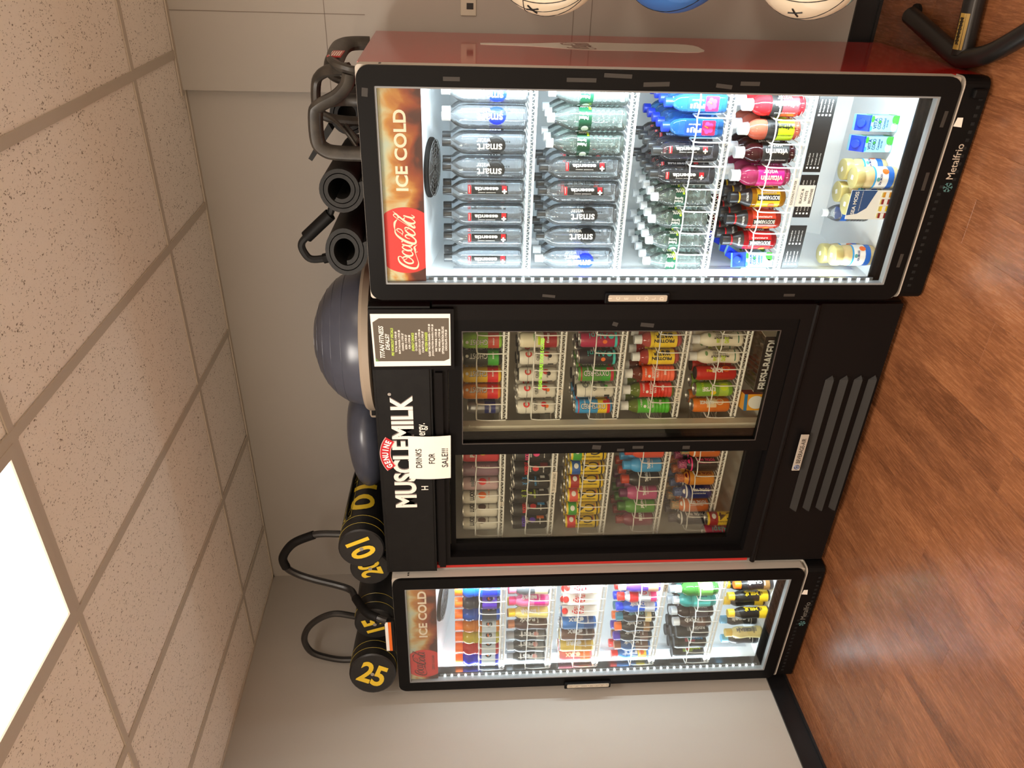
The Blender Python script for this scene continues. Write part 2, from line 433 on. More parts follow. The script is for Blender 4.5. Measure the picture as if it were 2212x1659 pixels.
for i in range(len(gx) - 1):
    for j in range(len(gy) - 1):
        a, b, c, d = gx[i], gx[i + 1], gy[j], gy[j + 1]
        hit = [p for p in PANELS if a < p[0] < b and c < p[1] < d]
        if hit:
            PANELS_FOUND.append((hit[0], a, b, c, d)); continue
        dz = random.uniform(0, 0.003)
        MB().box((a + .004, c + .004, H + .003 + dz), (b - .004, d - .004, H + .02 + dz)).build('ceiling_tile', CT, ceil)
for g in gx[1:-1]: MB().box((g - .015, YN, H - .002), (g + .015, YW, H + .003)).box((g - .002, YN, H + .003), (g + .002, YW, H + .028)).build('tee_bar', TEE, ceil)
for g in gy[1:-1]:
    for i in range(len(gx) - 1):
        MB().box((gx[i] + .015, g - .013, H - .0015), (gx[i + 1] - .015, g + .013, H + .003)).box((gx[i] + .012, g - .002, H + .003), (gx[i + 1] - .012, g + .002, H + .026)).build('tee_bar', TEE, ceil)
MB().box((XL, YN, H - .003), (XL + .02, YW, H + .003)).build('wall_angle', TEE, ceil)
MB().box((XL, YW - .022, H - .003), (XS, YW, H + .003)).build('wall_angle', TEE, ceil)
MB().box((XS - .02, YS - .022, H - .003), (XRW, YS, H + .003)).build('wall_angle', TEE, ceil)
DIFF = mat('light_diffuser', (0.9, 0.88, 0.85), 0.5, emit=(1.0, 0.93, 0.84), estr=2.2)
plab = ['bright rectangular ceiling light panel above the open floor, the one in view', 'ceiling light panel behind the viewer on the right', 'ceiling light panel far behind the viewer on the left', 'ceiling light panel far behind the viewer on the right']
for (p, a, b, c, d) in PANELS_FOUND:
    idx = PANELS.index(p)
    r = empty('ceiling_light', ((a + b) / 2, (c + d) / 2, H)); og = r.location
    tag(r, plab[idx], 'light', 'ceiling light panels')
    A, B_, C_, D_ = a + .013, b - .013, c + .013, d - .013
    fr = MB()
    for bx in (((A, C_, H - .004), (A + .028, D_, H + .01)), ((B_ - .028, C_, H - .004), (B_, D_, H + .01)), ((A + .028, C_, H - .004), (B_ - .028, C_ + .028, H + .01)), ((A + .028, D_ - .028, H - .004), (B_ - .028, D_, H + .01))): fr.box(*bx)
    fr.build('frame', TEE, r, og)
    MB().box((A + .028, C_ + .028, H + .002), (B_ - .028, D_ - .028, H + .006)).build('diffuser', DIFF, r, og)

# ------------------------------------------------------------------ cola script lettering, drawn stroke by stroke
def ribbon(mb, pts, widths, to3, mi=0, n=7, thick=0.0004, normal=Vector((0, -1, 0))):
    P = smooth_path([(a, b, c) for (a, b), c in zip(pts, widths)], n)
    L = []; Rr = []
    for i, p in enumerate(P):
        t = P[min(i + 1, len(P) - 1)] - P[max(i - 1, 0)]; t = Vector((t.x, t.y)); t.normalize() if t.length else None
        nx, ny = -t.y, t.x; wd = max(p.z, 1.0) / 2
        L.append(to3(p.x + nx * wd, p.y + ny * wd)); Rr.append(to3(p.x - nx * wd, p.y - ny * wd))
    vs = L + Rr; N = len(P)
    mb._add(vs, [(i, i + 1, N + i + 1, N + i) for i in range(N - 1)], mi)
# strokes in a frame 1060 long (reading direction) by 380 high; traced as a free-hand script
SCRIPT = [
 ([(222, 345), (250, 362), (252, 400), (215, 412), (150, 390), (95, 330), (50, 240), (30, 150), (45, 95), (95, 70), (150, 68), (250, 95), (330, 118)], [16, 14, 18, 22, 30, 38, 42, 42, 34, 24, 12, 8, 10]),
 ([(330, 118), (380, 118), (420, 128), (455, 100), (470, 78)], [12, 34, 30, 12, 3]),
 ([(330, 100), (345, 75), (322, 118)], [6, 16, 10]),
 ([(215, 330), (160, 300), (125, 230), (135, 165), (180, 165), (235, 225), (250, 290), (232, 330), (200, 325), (205, 275), (250, 255)], [18, 26, 32, 28, 20, 22, 24, 22, 14, 10, 8]),
 ([(352, 305), (360, 330), (330, 335), (285, 290), (262, 225), (275, 170), (310, 160), (355, 195), (380, 225)], [14, 16, 20, 28, 34, 30, 18, 12, 10]),
 ([(450, 300), (430, 335), (395, 310), (365, 250), (370, 185), (400, 175), (440, 230), (462, 290), (470, 330)], [18, 18, 24, 32, 30, 16, 14, 16, 18]),
 ([(478, 335), (455, 260), (448, 190), (470, 165), (505, 205)], [20, 28, 28, 18, 8]),
 ([(515, 330), (540, 338)], [22, 22]),
 ([(640, 315), (660, 330), (690, 312), (740, 340), (758, 395), (735, 415), (700, 380), (665, 325), (660, 315)], [8, 12, 14, 16, 18, 16, 12, 8, 6]),
 ([(745, 440), (700, 445), (640, 415), (575, 340), (520, 245), (490, 150), (505, 105), (550, 100), (600, 140), (640, 200), (648, 255), (622, 275), (590, 245), (575, 195)], [16, 22, 30, 40, 44, 44, 36, 26, 24, 24, 24, 22, 16, 6]),
 ([(738, 448), (800, 452), (870, 440), (920, 400)], [6, 26, 36, 10]),
 ([(765, 275), (715, 260), (655, 190), (640, 130), (668, 108), (720, 140), (765, 205), (780, 260), (755, 280), (735, 255), (760, 215), (800, 205)], [20, 24, 32, 32, 22, 22, 24, 24, 16, 10, 8, 8]),
 ([(800, 205), (860, 290), (925, 385), (985, 455), (1015, 445), (1000, 400), (930, 320), (850, 225), (780, 130), (790, 105), (830, 125)], [8, 8, 10, 14, 18, 22, 30, 36, 36, 20, 8]),
 ([(945, 375), (1000, 395), (1040, 440), (1068, 470)], [30, 24, 12, 3]),
 ([(955, 270), (925, 290), (880, 245), (850, 165), (862, 110), (895, 112), (945, 180), (975, 260), (985, 295)], [18, 20, 26, 34, 30, 16, 14, 16, 18]),
 ([(990, 290), (965, 215), (950, 140), (968, 112), (1005, 160)], [22, 30, 30, 18, 8]),
]
def script_logo(mb, x0, z0, width, y, mi=0, facing='-y', squash=1.0):
    s = width / 1060
    if facing == '-y': f = lambda a, b: (x0 + a * s, y, z0 + b * s * squash)
    else: f = lambda a, b: (y, x0 + a * s, z0 + b * s * squash)
    for k_, (p, wd) in enumerate(SCRIPT):
        s_ = k_ * 0.00004
        if facing == '-y': f = lambda a, b, e=s_: (x0 + a * s, y - e, z0 + b * s * squash)
        else: f = lambda a, b, e=s_: (y + e, x0 + a * s, z0 + b * s * squash)
        ribbon(mb, p, wd, f, mi)

# iced cola print
COLA = mat('iced_cola_print', (0.5, 0.2, 0.04), 0.45)
n = NB(COLA); g = n.add('ShaderNodeTexCoord')
sp = n.add('ShaderNodeSeparateXYZ'); n.link(g, 'Generated', sp, 0)
nz = n.add('ShaderNodeTexNoise', i_Scale=9.0, i_Detail=6.0, i_Distortion=1.6); n.link(g, 'Object', nz, 'Vector')
vr = n.add('ShaderNodeTexVoronoi', i_Scale=13.0); vr.feature = 'F1'; n.link(g, 'Object', vr, 'Vector')
vb = n.add('ShaderNodeTexVoronoi', i_Scale=120.0); n.link(g, 'Object', vb, 'Vector')
v2 = n.add('ShaderNodeMath', operation='MULTIPLY_ADD'); v2.inputs[1].default_value = 1.15; n.link(sp, 'Z', v2, 0)
v3 = n.add('ShaderNodeMath', operation='MULTIPLY_ADD'); v3.inputs[1].default_value = 1.1; v3.inputs[2].default_value = -0.88; n.link(nz, 0, v3, 0); n.link(v3, 0, v2, 2)
v4 = n.add('ShaderNodeMath', operation='MULTIPLY_ADD'); v4.inputs[1].default_value = 0.85; n.link(vr, 'Distance', v4, 0); n.link(v2, 0, v4, 2)
rp = n.ramp([(0.10, srgb(70, 22, 6)), (0.30, srgb(135, 52, 14)), (0.47, srgb(160, 82, 26)), (0.62, srgb(192, 132, 58)), (0.78, srgb(196, 182, 140)), (0.93, srgb(182, 188, 168))])
v5 = n.add('ShaderNodeMath', operation='MULTIPLY'); v5.inputs[1].default_value = 0.72; n.link(v4, 0, v5, 0)
n.link(v5, 0, rp, 0)
bl = n.ramp([(0.0, (1, 1, 1)), (0.10, (0, 0, 0))]); n.link(vb, 'Distance', bl, 0)
mx = n.add('ShaderNodeMixRGB', blend_type='SCREEN'); mx.inputs[0].default_value = 0.16; n.link(rp, 0, mx, 1); n.link(bl, 0, mx, 2)
n.link(mx, 0, n.b, 'Base Color'); n.link(mx, 0, n.b, 'Emission Color'); n.b.inputs['Emission Strength'].default_value = 0.07
SIGNRED = mat('sign_red', srgb(205, 45, 42), 0.45, emit=srgb(205, 45, 42), estr=0.10)
SIGNWHITE = mat('sign_white', srgb(235, 215, 190), 0.45, emit=srgb(235, 215, 190), estr=0.10)
SIGNBLACK = mat('sign_dark', srgb(60, 20, 18), 0.45)
LED = mat('led', (1, 1, 1), 0.4, emit=(0.9, 0.97, 1.0), estr=9.0)
LED.cycles.emission_sampling = 'NONE'

def wire_shelf(name, x0, x1, yf, yb, zt, parent, og, lanes=None, guard_h=0.096, pitch=0.021):
    q = MB(); r = 0.0022
    def bar(a, b, rr=r): q.tube([a, b], rr * 1.25, 4)
    xx = x0 + 0.008
    while xx < x1 - 0.004:
        bar((xx, yf + .004, zt - r), (xx, yb, zt - r), 0.0018); xx += pitch
    for yy in (yf + .16, yf + .33, yb - .01): bar((x0, yy, zt - .006), (x1, yy, zt - .006), 0.0026)
    q.tube([(x0, yf, zt - .0058), (x1, yf, zt - .0058)], 0.0044, 8); q.tube([(x0, yf, zt - .024), (x1, yf, zt - .024)], 0.0042, 8)
    N = int((x1 - x0) / 0.0095)
    for i in range(N):
        a = x0 + (x1 - x0) * i / N; b = x0 + (x1 - x0) * (i + 1) / N
        q.tube([(a, yf, zt - .022 if i % 2 else zt - .006), (b, yf, zt - .006 if i % 2 else zt - .022)], 0.0010, 4)
    s = q.build('wire_shelf', WIRE, parent, og)
    if lanes:
        gq = MB(); G = 0.0024; zt2 = zt + guard_h
        for i, lx in enumerate(lanes):
            # upright at the front, bent back into the divider between two lanes
            p = [(lx, yf - .004, zt - .022), (lx, yf - .006, zt + guard_h * .55), (lx, yf - .002, zt2 - .008), (lx, yf + .006, zt2), (lx, yf + .045, zt2), (lx, yf + .055, zt2 - .01), (lx, yf + .056, zt)]
            gq.tube(smooth_path(p, 3), G, 6)
            if i < len(lanes) - 1:
                nx_ = lanes[i + 1]
                p = [(lx, yf + .002, zt2), (lx + (nx_ - lx) * .22, yf - .020, zt2 + .004), ((lx + nx_) / 2, yf - .026, zt2 + .005), (lx + (nx_ - lx) * .78, yf - .020, zt2 + .004), (nx_, yf + .002, zt2)]
                gq.tube(smooth_path(p, 4), G, 6)
        gq.build('lane_guard', WIRE, s, (0, 0, 0) if False else og)
    return s

def glass_cooler(xl, xr, yf, label, side_mat, zero, shelves, lanes_by_shelf, shelf_front, yb=3.19):
    og = ((xl + xr) / 2, yf + 0.3, 0)
    root = empty('glass_door_cooler', og)
    tag(root, label, 'cooler', 'lit cola coolers with a single glass door')
    zt = 1.972; yd = yf + 0.062          # door back
    cab = MB()
    cab.box((xl, yd, .012), (xl + .02, yb, zt)); cab.box((xr - .02, yd, .012), (xr, yb, zt))
    cab.box((xl + .02, yd, zt - .02), (xr - .02, yb, zt)); cab.box((xl + .02, yb - .02, .012), (xr - .02, yb, zt - .02)); cab.box((xl + .02, yd, .012), (xr - .02, yb - .02, .12))
    c = cab.build('cabinet', side_mat, root, og)
    ix0, ix1 = xl + .045, xr - .045; ib = yb - .05
    li = MB()
    li.box((xl + .0201, yd + .001, .121), (ix0, ib, zt - .021)); li.box((ix1, yd + .001, .121), (xr - .0201, ib, zt - .021))
    li.box((ix0, ib, .121), (ix1, yb - .0201, zt - .021)); li.box((ix0, yd + .001, .121), (ix1, ib, .168))
    # sloping evaporator housing under the roof
    li.prism([(yd + .03, 1.955), (yd + .03, 1.79), (yd + .50, 1.70), (ib, 1.70), (ib, 1.955)][::-1], ix0, ix1, 'yz')
    # step at the back of the floor, over the compressor
    li.prism([(ib - .16, .168), (ib, .168), (ib, .36), (ib - .06, .36)], ix0, ix1, 'yz')
    li.build('liner', LINER, root, og)
    jb = MB()
    jb.box((ix0 - .012, yd + .0002, .125), (ix0 + .003, yd + .036, 1.955)); jb.box((ix1 - .003, yd + .0002, .125), (ix1 + .012, yd + .036, 1.955)); jb.box((ix0 + .003, yd + .0002, .125), (ix1 - .003, yd + .006, .192))
    jb.build('door_jamb', mat('jamb_black', (.012, .013, .014), .18), root, og)
    pil = MB()
    for px in (ix0, ix1 - .004):
        for py in (yf + .16, ib - .03):
            pil.box((px, py, .2), (px + .004, py + .022, 1.69))
    pil.build('shelf_standard', mat('standard_grey', (0.55, .57, .6), .35, .3), root, og)
    # fan cover on the sloping housing
    fx = (ix0 + ix1) / 2 + .02; fy = yd + .15; sl = -.09 / .47; fz = 1.79 + sl * (fy - yd - .03)
    fq = MB(); tilt = Matrix.Rotation(math.atan(sl), 4, 'X')
    def fadd(rad, h, y_off=0):
        pass
    disc = MB(); disc.lathe([(0, -.016), (.09, -.016), (.1, -.008), (.1, 0)], 32)
    for v in disc.v:
        p = tilt @ Vector(v); fq.v.append((fx + p.x, fy + p.y, fz + p.z))
    fq.f += disc.f; fq.m += disc.m; fq.s += disc.s
    fan = fq.build('fan_cover', BLKM, root, og)
    gq = MB()
    for rad in (.02, .035, .05, .065, .08, .093):
        gq.tube([tuple(tilt @ Vector((rad * math.cos(t), rad * math.sin(t), -.018)) + Vector((fx, fy, fz))) for t in [2 * PI * k_ / 28 for k_ in range(28)]], .0012, 4, closed=True)
    for k_ in range(12):
        t = 2 * PI * k_ / 12
        gq.tube([tuple(tilt @ Vector((rr * math.cos(t), rr * math.sin(t), -.018)) + Vector((fx, fy, fz))) for rr in (.012, .095)], .0012, 4)
    gq.build('fan_guard', mat('fan_wire', (.18, .18, .18), .4), fan, og)
    # ---- door
    zb = .104; gl0, gl1, gz0, gz1 = xl + .056, xr - .058, .160, 1.920
    door = MB(); NN = 8
    door.ring(rrect(xl, xr, zb, zt, .040, NN), rrect(gl0, gl1, gz0, gz1, .003, NN), yf, yf + .014)
    door.ring(rrect(gl0 - .012, gl1 + .012, gz0 - .012, gz1 + .012, .004, NN), rrect(gl0, gl1, gz0, gz1, .003, NN), yf + .014, yf + .050)
    d = door.build('door', BLK, root, og)
    rim = MB(); rim.ring(rrect(xl, xr, zb, zt + .002, .012, NN), rrect(xl + .03, xr - .03, zb + .03, zt - .03, .004, NN), yf + .0141, yf + .060)
    rim.build('door_rim', SILV, d, og)
    gk = MB(); gk.ring(rrect(gl0, gl1, gz0, gz1, .003, NN), rrect(gl0 + .006, gl1 - .006, gz0 + .008, gz1 - .006, .003, NN), yf + .004, yf + .030)
    gk.build('glazing_bead', GREYG, d, og)
    MB().box((gl0 + .002, yf + .010, gz0 + .002), (gl1 - .002, yf + .014, gz1 - .002)).build('door_glass', GLASS, d, og)
    # sign at the head of the door, behind the glass
    sx0, sx1, sz0, sz1 = gl0 + .006, gl1 - .006, 1.783, 1.914; ys = yf + .020
    sgn = MB().box((sx0, ys, sz0), (sx1, ys + .008, sz1)).build('lit_sign', COLA, d, og)
    disc = MB(); cx = sx0 + (sx1 - sx0) * (.205 if not zero else .155); rad = .115 if not zero else .097
    cx = sx0 + .145 if not zero else sx0 + .112
    poly = []
    for k_ in range(64):
        t = 2 * PI * k_ / 64; px = cx + rad * math.cos(t); pz = (sz0 + sz1) / 2 - .002 + rad * math.sin(t)
        poly.append((px, min(max(pz, sz0), sz1)))
    disc.prism(poly, ys - .0008, ys - .0001)
    disc.build('sign_disc', SIGNRED, d, og)
    lt = MB()
    if not zero:
        script_logo(lt, cx - .104, (sz0 + sz1) / 2 - .054, .205, ys - .0012, squash=1.0)
        lt.build('script_lettering', SIGNWHITE, d, og); lt = MB()
        flat_text(lt, 'ICE COLD', sx1 - .190, ys - .001, (sz0 + sz1) / 2 + .002, .252, .040, 0, 0.028)
        lt.build('sign_lettering', SIGNWHITE, d, og)
    else:
        script_logo(lt, cx - .088, (sz0 + sz1) / 2 - .022, .182, ys - .0012, squash=.95)
        lt.build('script_lettering', SIGNBLACK, d, og); lt = MB()
        flat_text(lt, 'ZERO SUGAR', cx + .006, ys - .001, sz0 + .022, .105, .012, 0, 0.01)
        lt.build('sign_lettering', SIGNBLACK, d, og)
        l2 = MB(); flat_text(l2, 'ICE COLD', sx1 - .176, ys - .001, (sz0 + sz1) / 2 - .002, .300, .040, 0, 0.028)
        l2.build('sign_lettering', SIGNWHITE, d, og)
    # handle plate with stacked letters
    hz0, hz1 = .935, 1.165; hx = xl + .016
    hb = MB().bbox((hx - .024, yf - .016, hz0), (hx + .014, yf, hz1), .004).build('handle', BLK, d, og)
    hp = MB().prism(rrect(hx - .014, hx + .010, hz0 + .010, hz1 - .012, .005, 3), yf - .0185, yf - .016).build('handle_plate', mat('handle_silver', (.52, .45, .36), .35, .3), d, og)
    for ch, pz in zip('ICECOLD', (.925, .80, .675, .49, .365, .255, .13)):
        ht = MB(); flat_text(ht, ch, hx - .002, yf - .0189, hz0 + (hz1 - hz0) * pz, None, .013, 0, .01); ht.build('handle_letter', mat('handle_print', (.8, .72, .6), .5), d, og)
    # LED rows in both jambs
    for lx, ly in ((gl0 + .010, 0), (gl1 + .004, .0225)):
        ch = MB().box((lx - .005, yf + .032 + ly, .19), (lx + .005, yf + .038 + ly, 1.775)).build('led_channel', mat('led_channel_grey', (.16, .17, .18), .3, .3), d, og)
        lq = MB(); z = .21
        while z < 1.765:
            lq.box((lx - .0035, yf + .0295 + ly, z - .0045), (lx + .0035, yf + .032 + ly, z + .0045)); z += .0335
        tag(lq.build('led_row', LED, d, og), kind='stuff')
    tq = []
    for k_ in range(2):
        pz = zt - .0 - .075
    hg = MB()
    for sx_ in (xr + .0003,):
        for yy in (yf + .03, yf + .042):
            a = MB(); a.lathe([(0, 0), (.004, 0), (.004, .0012)], 10)
            for v in a.v: hg.v.append((sx_ + .0012 - v[2], yy + v[0], zt - .07 + v[1]))
            hg.f += [[i_ + len(hg.v) - len(a.v) for i_ in f] for f in a.f]; hg.m += a.m; hg.s += a.s
    hg.build('screw', mat('screw_dark', (.12, .11, .10), .3, .8), d, og)
    # ---- base grille
    bq = MB(); byf = yf + .004
    poly = [(xl, yf + .10)] + [(xl + .03 - .03 * math.cos(t), byf + .03 - .03 * math.sin(t)) for t in [PI / 2 * k_ / 5 for k_ in range(6)]] + [(xr - .03 + .03 * math.sin(t), byf + .03 - .03 * math.cos(t)) for t in [PI / 2 * k_ / 5 for k_ in range(6)]] + [(xr, yf + .10)]
    bq.prism(poly, .010, .092, 'xy')
    base = bq.build('base_grille', BLK, root, og)
    tr = MB(); poly2 = [(a, b - .0015 if b < yf + .09 else b) for a, b in poly]
    tr.prism(poly2, .0921, .0965, 'xy'); tr.build('grille_trim', SILV, base, og)
    xx = xl + .05
    while xx < xr - .04:
        rel = (xx - xl) / (xr - xl)
        zc = .065 if rel < .55 else .028
        MB().box((xx, byf - .0012, zc - .006), (xx + .010, byf + .002, zc + .006)).build('vent_slot', mat('slot_black', (.002, .002, .002), .8), base, og); xx += .0255
    lg = MB(); lx = xl + .44 if not zero else xl + .42
    flat_text(lg, 'Metalfrio', lx + .055, byf - .0008, .045, .115, .026, 0, .005)
    lg.build('maker_lettering', mat('maker_silver' if not zero else 'maker_grey', (.5, .42, .34) if not zero else (.16, .15, .13), .4), base, og)
    sn = MB()
    for k_ in range(6):
        t = PI / 6 + k_ * PI / 3; cxn, czn = lx - .030, .042
        q0 = Vector((cxn, byf - .001, czn)); dr = Vector((math.cos(t), 0, math.sin(t))); pr = Vector((-math.sin(t), 0, math.cos(t)))
        sn.tube([q0 + dr * .003, q0 + dr * .017], .0011, 4)
        sn.tube([q0 + dr * .015 + pr * .005, q0 + dr * .010, q0 + dr * .015 - pr * .005], .0009, 4)
    sn.build('snowflake_emblem', mat('emblem_teal', srgb(95, 140, 140), .4), base, og)
    MB().prism([(lx + .165, .062), (lx + .195, .066), (lx + .195, .084), (lx + .168, .090)], byf - .0012, byf - .0002).build('sticker', PAPER, base, og)
    # shelves
    for zt_, ln in zip(shelves, lanes_by_shelf):
        wire_shelf('wire_shelf', ix0 + .004, ix1 - .004, shelf_front, ib - .02, zt_, root, og, ln)
    return root, d, og

Rx = (-1.150, -0.394, 2.44); Lx = (-3.255, -2.507, 2.46)
RSH = [1.446, 1.121, .798, .533]; LSH = [1.487, 1.257, 1.020, .733, .450]
RSF = 2.552; LSF = 2.532
def lanes(xs, lo, hi):
    m = [(a + b) / 2 for a, b in zip(xs, xs[1:])]
    return [max(lo, xs[0] - (m[0] - xs[0]) - .002)] + m + [min(hi, xs[-1] + (xs[-1] - m[-1]) + .002)]
fR = 2.592 / 2.62; fL = 2.567 / 2.66
def even(a, b, n): return [a + (b - a) * i / (n - 1) for i in range(n)]
cR1 = even(-1.057, -.4875, 8); cR2 = even(-1.0565, -.4875, 8); cR3 = even(-1.063, -.512, 8); cR4 = even(-1.060, -.516, 8)
cL = even(-3.167, -2.690, 7); cL4 = even(-3.170, -2.692, 8); cL5 = even(-3.165, -2.722, 7)
lnR3 = lanes(cR3, -1.10, -.442); lnR4 = lanes(cR4, -1.10, -.442)
lnL = lanes(cL, -3.205, -2.556); lnL4 = lanes(cL4, -3.205, -2.556); lnL5 = lanes(cL5, -3.205, -2.556)
rootR, doorR, ogR = glass_cooler(*Rx, 'tall lit cooler with glossy red side and iced cola sign, facing the viewer most', REDM, False, RSH, [None, None, lnR3, lnR4], RSF)
rootL, doorL, ogL = glass_cooler(*Lx, 'lit cooler with dark zero sugar sign in the wall corner, farthest from viewer', mat('white_enamel', (.6, .56, .5), .3), True, LSH, [lnL, lnL, lnL, lnL4, lnL5], LSF)
# contour bottle painted on the red side, and tape scraps on the right door
prof = [(1.590, .012), (1.560, .016), (1.50, .017), (1.42, .022), (1.36, .036), (1.30, .052), (1.24, .064), (1.18, .068), (1.10, .066), (1.02, .064), (.94, .070), (.88, .074), (.84, .068), (.815, .052), (.805, .03)]
yc = 2.915
poly = [(yc - w_ * 1.35, z) for z, w_ in prof] + [(yc + w_ * 1.35, z) for z, w_ in reversed(prof)]
MB().prism(poly, Rx[1] + .0002, Rx[1] + .0010, 'yz').build('painted_bottle', mat('painted_white', (.85, .78, .68), .2, coat=.3), rootR, ogR)
q = MB(); script_logo(q, yc - .078, 1.175, .156, Rx[1] + .0014, facing='+x', squash=1.9)
q.build('painted_lettering', mat('painted_red', (.30, .03, .02), .15), rootR, ogR)
for (x, z, ww, hh, a) in ((-.428, 1.69, .012, .05, 0), (-.424, 1.30, .012, .09, 0), (-.410, 1.19, .012, .085, .03), (-.432, 1.07, .013, .08, -.04), (-.434, .86, .012, .05, .1), (-.425, .78, .012, .06, 0), (-1.135, 1.36, .010, .045, .1), (-1.132, .50, .010, .04, 0), (-.47, 1.948, .025, .018, .1), (-.52, .130, .05, .012, .05), (-.72, .128, .06, .012, 0), (-1.0, .130, .05, .012, .03)):
    m_ = Matrix.Rotation(a, 3, 'Y'); MB().box((x - ww / 2, 2.4394, z - hh / 2), (x + ww / 2, 2.4401, z + hh / 2), rot=m_).build('tape_scrap', TAPE, doorR, ogR)
# door closer foot at the bottom corner of the right cooler
MB().bbox((-.455, 2.425, .02), (-.425, 2.447, .066), .006).build('hinge_foot', BLK, rootR, ogR)

# ------------------------------------------------------------------ black sliding-door cooler
MX0, MX1, MY, MYB = -2.490, -1.195, 2.50, 3.22
ogM = ((MX0 + MX1) / 2, MY + .3, 0)
rootM = empty('sliding_door_cooler', ogM); tag(rootM, 'wide black cooler with two sliding glass doors and a lettered header, between the lit coolers', 'cooler')
ZT = 1.992
cab = MB()
cab.box((MX0, MY + .03, .02), (MX0 + .02, MYB, ZT - .005)); cab.box((MX1 - .02, MY + .03, .02), (MX1, MYB, ZT - .005))
cab.box((MX0 + .02, MY + .03, 1.76), (MX1 - .02, MYB, ZT - .005)); cab.box((MX0 + .02, MYB - .02, .02), (MX1 - .02, MYB, 1.76)); cab.box((MX0 + .02, MY + .03, .02), (MX1 - .02, MYB - .02, .36))
cab.build('cabinet', BLK2, rootM, ogM)
# red edge showing round the door frame
MB().box((MX0 + .002, MY + .012, .37), (MX0 + .020, MY + .0299, 1.775)).box((MX0 + .02, MY + .012, .372), (MX0 + .06, MY + .0299, .40)).build('red_edge', mat('red_edge_paint', (.45, .02, .015), .35), rootM, ogM)
ix0, ix1, iyb = MX0 + .05, MX1 - .05, MYB - .05
li = MB(); y0 = MY + .085
li.box((MX0 + .0201, y0, .361), (ix0, iyb, 1.759)); li.box((ix1, y0, .361), (MX1 - .0201, iyb, 1.759)); li.box((ix0, iyb, .361), (ix1, MYB - .0201, 1.759)); li.box((ix0, y0, .361), (ix1, iyb, .405)); li.box((ix0, y0, 1.735), (ix1, iyb, 1.759))
li.build('liner', LINERM, rootM, ogM)
fr = MB(); NN = 2
fr.ring(rrect(MX0 + .028, MX1 - .001, .355, 1.768, .003, NN), rrect(MX0 + .075, MX1 - .062, .405, 1.715, .003, NN), MY, MY + .084)
fr.build('door_surround', BLK2, rootM, ogM)
rd = MB(); rd.ring(rrect(-1.863, -1.2575, .407, 1.713, .002, NN), rrect(-1.811, -1.305, .467, 1.662, .002, NN), MY + .004, MY + .034)
rdo = rd.build('sliding_door', BLK, rootM, ogM)
MB().box((-1.812, MY + .016, .466), (-1.304, MY + .020, 1.663)).build('door_glass', GLASSM, rdo, ogM)
rb = MB(); rb.ring(rrect(-1.8112, -1.3048, .4668, 1.6622, .001, NN), rrect(-1.808, -1.308, .470, 1.659, .001, NN), MY + .003, MY + .006)
rb.build('glazing_bead', mat('bead_brown', (.06, .05, .045), .4), rdo, ogM)
ld = MB(); ld.ring(rrect(-2.4145, -1.795, .407, 1.713, .002, NN), rrect(-2.371, -1.845, .475, 1.690, .002, NN), MY + .040, MY + .070)
ldo = ld.build('sliding_door', BLK, rootM, ogM)
MB().box((-2.372, MY + .053, .474), (-1.844, MY + .057, 1.691)).build('door_glass', GLASSM, ldo, ogM)
gt = MB(); flat_text(gt, 'PLEASE MAKE SURE DOOR IS CLOSED', -1.452, MY + .0155, 1.3625, .222, .0135, 0, .02)
gt.build('door_lettering', mat('neon_green', srgb(150, 230, 40), .5), rdo, ogM)
for (x, z, ww, hh, a) in ((-1.835, 1.12, .02, .035, .1), (-1.838, .95, .014, .045, 0), (-1.842, .75, .016, .03, 0), (-1.85, 1.02, .012, .03, 0), (-1.278, 1.10, .016, .02, .3), (-1.282, .98, .016, .05, .1)):
    MB().box((x - ww / 2, MY + .0034, z - hh / 2), (x + ww / 2, MY + .0041, z + hh / 2), rot=Matrix.Rotation(a, 3, 'Y')).build('tape_scrap', TAPE, rdo, ogM)
# ivory centre post between the two shelf bays
MB().box((-1.855, 2.60, .405), (-1.79, 2.64, 1.735)).box((-1.835, 2.592, .405), (-1.81, 2.60, 1.735)).build('centre_post', IVORY, rootM, ogM)
# header
HY = 2.484
hd = MB(); hd.box((MX0 + .008, HY + .004, 1.775), (MX1 - .002, MY + .03, ZT)); hd.bbox((MX0 + .02, HY, 1.782), (-1.452, HY + .006, 1.982), .003)
hdo = hd.build('header', BLKM, rootM, ogM)
MB().box((-1.452, HY - .003, 1.690), (-1.205, HY + .004, 1.992)).build('header_board', BLK2, hdo, ogM)
MB().box((MX0 + .03, HY + .002, 1.735), (-1.47, MY, 1.762)).build('header_lip', BLK2, hdo, ogM)
q = MB()
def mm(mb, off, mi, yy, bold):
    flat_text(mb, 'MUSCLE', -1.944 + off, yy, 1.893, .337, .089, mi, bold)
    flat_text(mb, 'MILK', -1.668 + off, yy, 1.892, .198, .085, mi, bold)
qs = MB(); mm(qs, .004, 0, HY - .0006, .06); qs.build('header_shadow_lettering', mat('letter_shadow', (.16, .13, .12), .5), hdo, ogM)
mm(q, 0, 0, HY - .0012, .035)
flat_text(q, '®', -1.560, HY - .0012, 1.935, .012, .012, 0)
flat_text(q, 'H', -2.012, HY - .0012, 1.815, .020, .028, 0, .01)
flat_text(q, 'ergy.', -1.722, HY - .0012, 1.812, .058, .034, 0, .01)
q.build('header_lettering', mat('letter_cream', (.82, .74, .66), .5), hdo, ogM)
